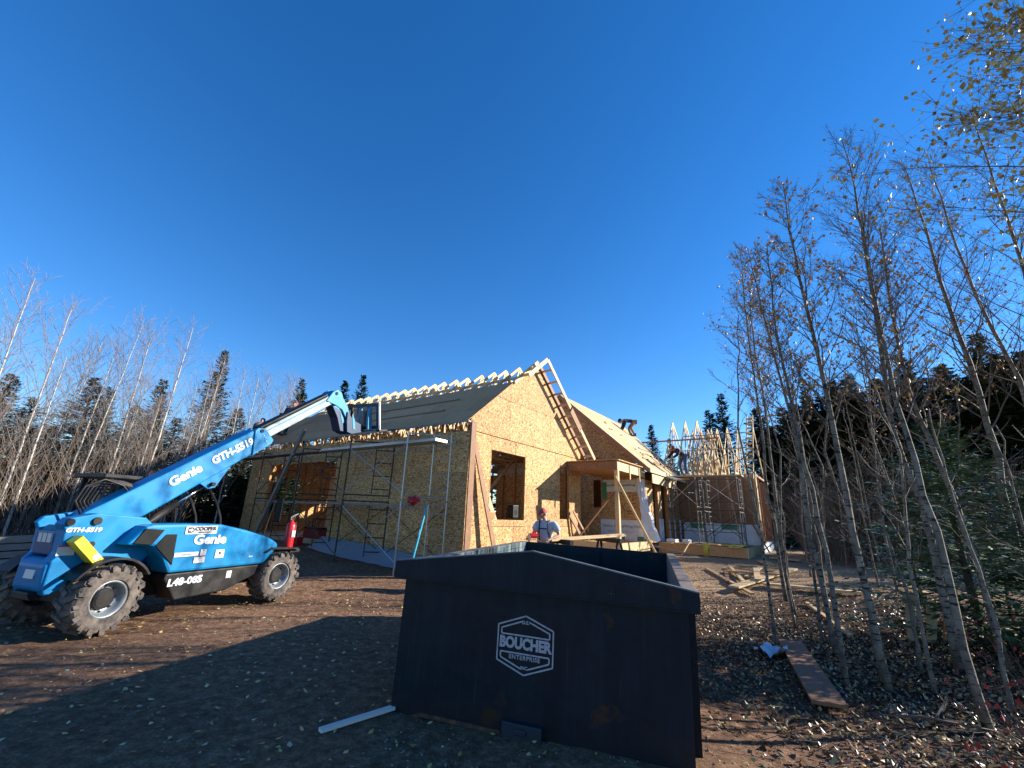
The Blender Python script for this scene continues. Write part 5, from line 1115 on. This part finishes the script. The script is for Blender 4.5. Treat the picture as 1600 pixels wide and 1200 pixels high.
# ------------------------------------------------------------ loose lumber on the ground
PLK = [((6.28, 11.32, .10), (7.81, 10.25, .10), .19, .05, PINE, 'long thick pale board lying among the birch stems'), ((5.77, 13.3, .05), (5.6, 10.6, .08), .09, .04, PINE_OLD, 'thin stick lying left of the scrap lumber heap'),
 ((5.34, 10.9, .20), (8.1, 13.0, .20), .24, .04, PINE, 'broad pale board on top of the scrap lumber heap'), ((6.6, 13.6, .12), (5.9, 11.5, .12), .09, .04, PINE, 'pale stud lying along the left side of the heap'),
 ((6.9, 13.9, .12), (8.2, 13.2, .12), .12, .04, PINE_OLD, 'weathered board at the back of the scrap heap'), ((6.2, 13.0, .07), (5.6, 11.7, .07), .09, .04, BROWNW, 'dark stud at the left end of the scrap heap'),
 ((6.31, 9.83, .06), (5.5, 7.6, .06), .07, .04, PINE_OLD, 'long thin stick running down the bank beside the birches'), ((8.45, 15.2, .07), (8.3, 14.3, .07), .25, .04, OSB, 'short offcut on the sand below the deck'),
 ((9.3, 10.9, .15), (8.75, 9.6, .12), .10, .05, PINE, 'pale stick lying behind the upright offcuts'), ((6.3, 12.1, .10), (7.4, 13.4, .14), .12, .04, PINE, 'pale stud crossing the middle of the heap'),
 ((6.0, 12.6, .15), (7.2, 12.0, .18), .10, .04, CEDAR, 'orange stud lying across the heap'), ((9.3, 16.1, .1), (9.9, 15.4, .1), .3, .05, PINE_OLD, 'short weathered board near the deck post'), ((7.0, 12.9, .2), (6.2, 11.4, .2), .14, .04, PINE, 'pale cut board slanting over the heap edge')]
for p, q, a, t, m_, lb in PLK:
    p = (p[0], p[1], gz(p[0], p[1]) + p[2] * .7); q = (q[0], q[1], gz(q[0], q[1]) + q[2] * .7); board('loose_board', lb, 'board', p, q, a, t, m_, 'scrap lumber on the bank')
UP = [((6.25, 7.35), (.20, .12, .62), 'tallest of the three pale upright offcuts by the young fir'), ((6.45, 7.25), (.22, .10, .52), 'middle one of the three pale upright offcuts by the young fir'), ((6.7, 7.25), (.24, .10, .40), 'shortest and rightmost of the pale upright offcuts by the young fir')]
for (x, y), d, lb in UP: z = gz(x, y); board('upright_offcut', lb, 'offcut', (x, y, z - .03), (x + d[0], y + d[1], z + d[2]), .11, .05, PINE, 'upright offcuts', ref=(-.6, -.8, 0))
z1, z2 = gz(4.23, 7.11), gz(3.16, 4.78)
board('brown_board', 'wide brown board lying down the leafy bank', 'board', (4.23, 7.11, z1 + .10), (3.22, 4.9, z2 + .09), .30, .035, BROWNW)
board('white_stick', 'pale trim stick lying on the shaded gravel left of the container', 'stick', (-1.36, 3.93, .03), (-.75, 4.53, .035), .055, .025, mat('pale_trim', (.62, .60, .55), .6))
o = thing('fallen_branch', 'thin fallen branch lying at the foot of the grove', 'branch', (4.0, 4.75, gz(4.0, 4.75) + .03), -.3); MB().path([(-.4, 0, 0), (0, .05, .03), (.5, -.02, .02)], [.016, .013, .006], 6).build('stem', TWIG, o, smooth=True)
MB().path([(.1, .04, .03), (.3, .25, .12), (.35, .5, .16)], [.009, .007, .003], 5).build('twig', TWIG, o)
b = MB(); rg = random.Random(14)
for i in range(9):
    for j in range(9): b.v.append(((i - 4) * .045 * (1 + .2 * rg.random()), (j - 4) * .04, .07 * rg.random() + .05 * math.cos(i - 4) * math.cos(j * .8)))
for i in range(8):
    for j in range(8): b.f.append((i * 9 + j, i * 9 + j + 1, (i + 1) * 9 + j + 1, (i + 1) * 9 + j)); b.mi.append(0)
o = b.build('plastic_scrap', mat('white_plastic_film', (.72, .76, .84), .35), smooth=True); o.location = (3.75, 6.7, gz(3.75, 6.7) + .06); tag(o, 'crumpled white plastic scrap on the leafy bank', 'plastic')
# stack of dark timbers at the left edge
for i in range(4):
    y0 = i * .16; board('stacked_timber', ('lowest', 'second lowest', 'second highest', 'topmost')[i] + ' dark timber of the stack at the left edge', 'timber', (-12.9, 9.2, gz(-12.9, 9.2) + .09 + y0), (-10.1, 12.3, gz(-10.1, 12.3) + .09 + y0), .5 - .05 * i, .13, GREYW, 'timber stack behind the machine')

# ------------------------------------------------------------ people
SKIN = mat('skin', (.50, .28, .20), .55); HAIR = mat('dark_hair', (.03, .02, .015), .7); DENIM = mat('blue_denim', (.06, .09, .16), .85); GREYT = mat('pale_grey_tshirt', (.50, .50, .54), .85)
BLKC = mat('black_cloth', (.015, .015, .018), .85); REDC = mat('red_cap_cloth', (.35, .06, .06), .8); BOOT = mat('brown_boot', (.10, .06, .035), .7); STRAP = mat('navy_harness', (.02, .025, .05), .7); KHA = mat('khaki_cloth', (.22, .15, .10), .85); REDH = mat('red_hood', (.32, .03, .02), .7)
for m_ in (GREYT, BLKC, DENIM, KHA, REDC): n_ = noi(m_, coords(m_), 12, 4); bump(m_, n_, .5, .02)
def skin_mesh(name, pts, edges, m, parent, root=0, sub=2):
    me = bpy.data.meshes.new(name); me.from_pydata([p[0] for p in pts], edges, []); o = bpy.data.objects.new(name, me); COL.objects.link(o)
    md = o.modifiers.new('skin', 'SKIN'); md.use_smooth_shade = True; md.branch_smoothing = .5; ss = o.modifiers.new('sub', 'SUBSURF'); ss.levels = ss.render_levels = sub
    sk = me.skin_vertices[0].data
    for i, p in enumerate(pts): sk[i].radius = p[1] if hasattr(p[1], '__len__') else (p[1], p[1])
    sk[root].use_root = True
    bpy.context.view_layer.update()
    nm = bpy.data.meshes.new_from_object(o.evaluated_get(bpy.context.evaluated_depsgraph_get())); bpy.data.objects.remove(o)
    nm.materials.clear(); nm.materials.append(m); nm.polygons.foreach_set('use_smooth', [True] * len(nm.polygons)); return link(name, nm, parent)
def person(label, loc, rz, J, shirt, trousers, headwear, hw_m, sleeves=True, harness=False):
    """J: joints in metres, local frame facing +y"""
    o = thing('person', label, 'person', loc, rz); V_ = {k: Vector(v) for k, v in J.items()}
    pts = []; idx = {}; edges = []
    def add(k, p, r_): idx[k] = len(pts); pts.append((tuple(p), r_)); return idx[k]
    def con(*ks):
        for a, c in zip(ks, ks[1:]): edges.append((idx[a], idx[c]))
    add('pel', V_['pel'], (.13, .10)); add('chest', V_['chest'], (.14, .11)); add('neck', V_['neck'], (.055, .055)); add('skull', V_['neck'].lerp(V_['head'], .6), (.055, .055)); con('pel', 'chest', 'neck', 'skull')
    for s in 'LR':
        add('sh' + s, V_['sh' + s], .060); add('el' + s, V_['el' + s], .044); add('wr' + s, V_['wr' + s], .029); hd_ = (V_['wr' + s] - V_['el' + s]).normalized(); add('pa' + s, V_['wr' + s] + hd_ * .07, (.040, .018)); con('chest', 'sh' + s, 'el' + s, 'wr' + s, 'pa' + s)
        sd = hd_.orthogonal().normalized()
        for k in range(4):
            q = V_['wr' + s] + hd_ * .10 + sd * (-.03 + .02 * k); add(f'f{s}{k}', q, .010); q2 = q + hd_ * (.035 + .01 * (k in (1, 2))) + Vector((0, 0, -.015)); add(f'g{s}{k}', q2, .008); edges.append((idx['pa' + s], idx[f'f{s}{k}'])); con(f'f{s}{k}', f'g{s}{k}')
        q = V_['wr' + s] + hd_ * .04 + sd * .045; add('t' + s, q, .010); q2 = q + hd_ * .04 + sd * .012; add('u' + s, q2, .009); edges.append((idx['wr' + s], idx['t' + s])); con('t' + s, 'u' + s)
        add('hip' + s, V_['hip' + s], .085); add('kn' + s, V_['kn' + s], .058); add('an' + s, V_['an' + s], .042); ft = V_['an' + s] + Vector((0, .13, -.04)); add('to' + s, ft, (.04, .03)); con('pel', 'hip' + s, 'kn' + s, 'an' + s, 'to' + s)
    skin_mesh('body', pts, edges, SKIN, o)
    def sub(name, keys, chains, grow, m):
        P = []; I = {}; E_ = []
        for k in keys:
            I[k] = len(P); p, r_ = pts[idx[k]]; r_ = r_ if hasattr(r_, '__len__') else (r_, r_); P.append((p, (r_[0] + grow, r_[1] + grow)))
        for ch in chains:
            for a, c in zip(ch, ch[1:]): E_.append((I[a], I[c]))
        return skin_mesh(name, P, E_, m, o)
    if sleeves: sub('jacket', ['pel', 'chest', 'neck', 'shL', 'elL', 'wrL', 'shR', 'elR', 'wrR'], [('pel', 'chest', 'neck'), ('chest', 'shL', 'elL', 'wrL'), ('chest', 'shR', 'elR', 'wrR')], .02, shirt)
    else:
        for s in 'LR': add('se' + s, V_['sh' + s].lerp(V_['el' + s], .75), .062)
        sub('shirt', ['pel', 'chest', 'neck', 'shL', 'seL', 'shR', 'seR'], [('pel', 'chest', 'neck'), ('chest', 'shL', 'seL'), ('chest', 'shR', 'seR')], .036, shirt)
    sub('trousers', ['pel', 'hipL', 'knL', 'anL', 'hipR', 'knR', 'anR'], [('pel', 'hipL', 'knL', 'anL'), ('pel', 'hipR', 'knR', 'anR')], .018, trousers)
    for s in 'LR':
        a = V_['an' + s]; b = MB(); b.rng((a.x - .05, a.x + .05), (a.y - .08, a.y + .19), (a.z - .09, a.z - .01)); b.rng((a.x - .045, a.x + .045), (a.y - .08, a.y + .05), (a.z - .01, a.z + .08)); b.build('boot', BOOT, o, bevel=.025)
    # head with face
    hdv = V_['head']; look = Vector(J.get('look', (0, 1, -.2))).normalized(); upv = (hdv - V_['neck']).normalized(); xr = look.cross(upv).normalized(); upv = xr.cross(look); HMx = Matrix((xr, look, upv)).transposed()
    b = MB(); n1, n2 = 16, 12
    for i in range(n1):
        for j in range(n2 + 1):
            a = 2 * PI * i / n1; f = PI * j / n2 - PI / 2; x = .074 * math.cos(f) * math.cos(a); y = .092 * math.cos(f) * math.sin(a); z = .115 * math.sin(f)
            if z < 0: x *= 1 - .28 * (-z / .115); y += .012 * (-z / .115)
            if y > 0 and abs(x) < .02 and -.035 < z < .02: y += .02
            b.v.append(tuple(hdv + HMx @ Vector((x, y, z))))
    for i in range(n1):
        for j in range(n2): b.f.append((i * (n2 + 1) + j, ((i + 1) % n1) * (n2 + 1) + j, ((i + 1) % n1) * (n2 + 1) + j + 1, i * (n2 + 1) + j + 1)); b.mi.append(0)
    b.box(hdv + HMx @ Vector((0, .1, -.01)), (.022, .035, .035), HMx)
    for s in (-1, 1): b.box(hdv + HMx @ Vector((s * .076, 0, -.005)), (.014, .035, .055), HMx)
    b.build('head', SKIN, o, smooth=True)
    b = MB()
    for s in (-1, 1): b.box(hdv + HMx @ Vector((s * .03, .088, .018)), (.022, .01, .012), HMx)
    b.build('eyes', HAIR, o); b = MB(); b.box(hdv + HMx @ Vector((0, .094, -.055)), (.04, .008, .008), HMx); b.build('mouth', REDC, o)
    b = MB()
    def dome(rr, z0, back, mm):
        c = MB()
        for i in range(16):
            for j in range(7):
                a = 2 * PI * i / 16; f = PI / 2 * j / 6; c.v.append(tuple(hdv + HMx @ Vector((.083 * rr * math.cos(f) * math.cos(a), .10 * rr * math.cos(f) * math.sin(a) - back, z0 + .10 * rr * math.sin(f)))))
        for i in range(16):
            for j in range(6): c.f.append((i * 7 + j, ((i + 1) % 16) * 7 + j, ((i + 1) % 16) * 7 + j + 1, i * 7 + j + 1)); c.mi.append(0)
        return c
    h = dome(1.0, .005, .02, HAIR); h.build('hair', HAIR, o, smooth=True)
    if headwear == 'cap':
        c = dome(1.08, .035, .005, hw_m); c.build('cap', hw_m, o, smooth=True); c = MB(); c.prism([(-.07, .08), (-.06, .15), (0, .175), (.06, .15), (.07, .08)], .035, .047, lambda x, y, z: tuple(hdv + HMx @ Vector((x, z, y)))); c.build('cap_peak', hw_m, o)
    elif headwear == 'helmet':
        c = dome(1.3, .02, .0, hw_m); c.build('helmet', hw_m, o, smooth=True); c = MB(); c.prism([(-.11, -.11), (-.11, .12), (0, .17), (.11, .12), (.11, -.11)], .02, .03, lambda x, y, z: tuple(hdv + HMx @ Vector((x, z, y)))); c.build('helmet_brim', hw_m, o)
    elif headwear == 'hood':
        c = dome(1.3, -.03, .02, hw_m); c.build('hood', hw_m, o, smooth=True)
    if harness:
        b = MB(); ch, pe, ne = V_['chest'], V_['pel'], V_['neck']; f = Vector((0, .158, 0))
        for s in (-1, 1): b.path([ne + Vector((s * .10, -.08, -.03)), ne + Vector((s * .12, .02, .0)), ch + f + Vector((s * .10, .0, .1)), ch + f + Vector((s * .10, .01, -.06)), pe + Vector((s * .15, .1, .06))], .017, 5)
        b.path([ch + f + Vector((-.11, .005, 0)), ch + f + Vector((.11, .005, 0))], .014, 5); b.build('harness', STRAP, o)
    return o
gx = (.95, 10.6); g0 = gz(*gx)
person('man in a pale grey t-shirt and red cap sawing a plank beside the gable', (gx[0], gx[1], g0), R(180 - 22), dict(pel=(0, 0, .96), chest=(.02, .05, 1.28), neck=(.03, .08, 1.47), head=(.06, .13, 1.60), look=(.35, .85, -.45),
    shL=(-.19, .03, 1.40), elL=(-.30, .02, 1.14), wrL=(-.16, .26, 1.06), shR=(.21, .05, 1.40), elR=(.30, .08, 1.15), wrR=(.33, .30, 1.08), hipL=(-.09, 0, .90), knL=(-.11, .03, .5), anL=(-.12, 0, .09), hipR=(.09, 0, .90), knR=(.11, .04, .5), anR=(.13, 0, .09)), GREYT, DENIM, 'cap', REDC, sleeves=False, harness=True)
o = thing('circular_saw', 'red circular saw held by the man in the red cap', 'saw', (.60, 10.28, g0 + 1.06), R(200))
MB().lathe([(0, -.09), (.055, -.09), (.06, .06), (0, .06)], (0, 0, .06), 'x', 14).build('motor', RED, o); MB().path([(-.02, 0, .12), (-.06, -.02, .17), (-.14, -.01, .14), (-.15, 0, .06)], .018, 6).build('handle', RED, o); MB().lathe([(.09, -.004), (.09, .004), (0, .004)], (.09, 0, .02), 'x', 20).build('blade', STEEL_L, o); MB().rng((-.12, .14), (-.14, .12), (-.03, -.02)).build('sole_plate', STEEL_L, o)
rz0 = wroof(1.0)
bent = dict(pel=(0, -.15, .80), chest=(0, .28, .86), neck=(0, .45, .84), head=(0, .58, .80), look=(0, .6, -.8), shL=(-.18, .36, .82), elL=(-.2, .42, .55), wrL=(-.14, .52, .30), shR=(.18, .36, .82), elR=(.2, .44, .55), wrR=(.14, .56, .32), hipL=(-.10, -.13, .76), knL=(-.13, .08, .42), anL=(-.14, -.12, .06), hipR=(.10, -.13, .76), knR=(.13, .12, .44), anR=(.15, .02, .12))
q = hw(13.6, .45, wroof(.45) + .05)
person('roofer in dark clothes and helmet bending over near the top of the wing roof', q, HA + R(35), bent, BLKC, KHA, 'helmet', BLKC)
q = hw(10.8, -2.75, 3.53)
b2 = dict(bent); b2.update(pel=(0, -.1, .88), chest=(0, .22, 1.08), neck=(0, .38, 1.14), head=(0, .50, 1.15), shL=(-.2, .3, 1.08), shR=(.2, .3, 1.08), elL=(-.24, .45, .86), wrL=(-.15, .62, .72), elR=(.24, .45, .86), wrR=(.18, .64, .74), hipL=(-.1, -.08, .84), hipR=(.1, -.08, .84), knL=(-.12, .0, .46), knR=(.12, .06, .46), anL=(-.13, -.08, .09), anR=(.13, -.05, .09))
person('worker in a black jacket with a red hood leaning over the deck scaffold', q, HA + R(55), b2, BLKC, DENIM, 'hood', REDH)
cr2 = dict(b2); cr2.update(chest=(0, .16, 1.20), neck=(0, .26, 1.34), head=(0, .36, 1.44), shL=(-.2, .2, 1.28), shR=(.2, .2, 1.28), elL=(-.26, .36, 1.06), elR=(.26, .36, 1.06), wrL=(-.15, .60, 1.02), wrR=(.16, .60, 1.05))
q = hw(.40, 10.75, roofz(.4) + .05)
person('roofer in a black jacket and red cap leaning over above the raised boom', q, HA + R(-70), cr2, BLKC, BLKC, 'cap', REDC)
q = hw(-.55, 10.9, 3.60)
person('worker in a grey brown jacket lower down behind the boom', q, HA + R(-40), cr2, mat('grey_brown_cloth', (.12, .09, .08), .85), BLKC, 'cap', BLKC)
plank('short plank carrying the lower worker at the far end of the scaffold', hw(-.75, 11.4, 3.40), hw(-.75, 9.2, 3.40), .5, .05, GREYW)
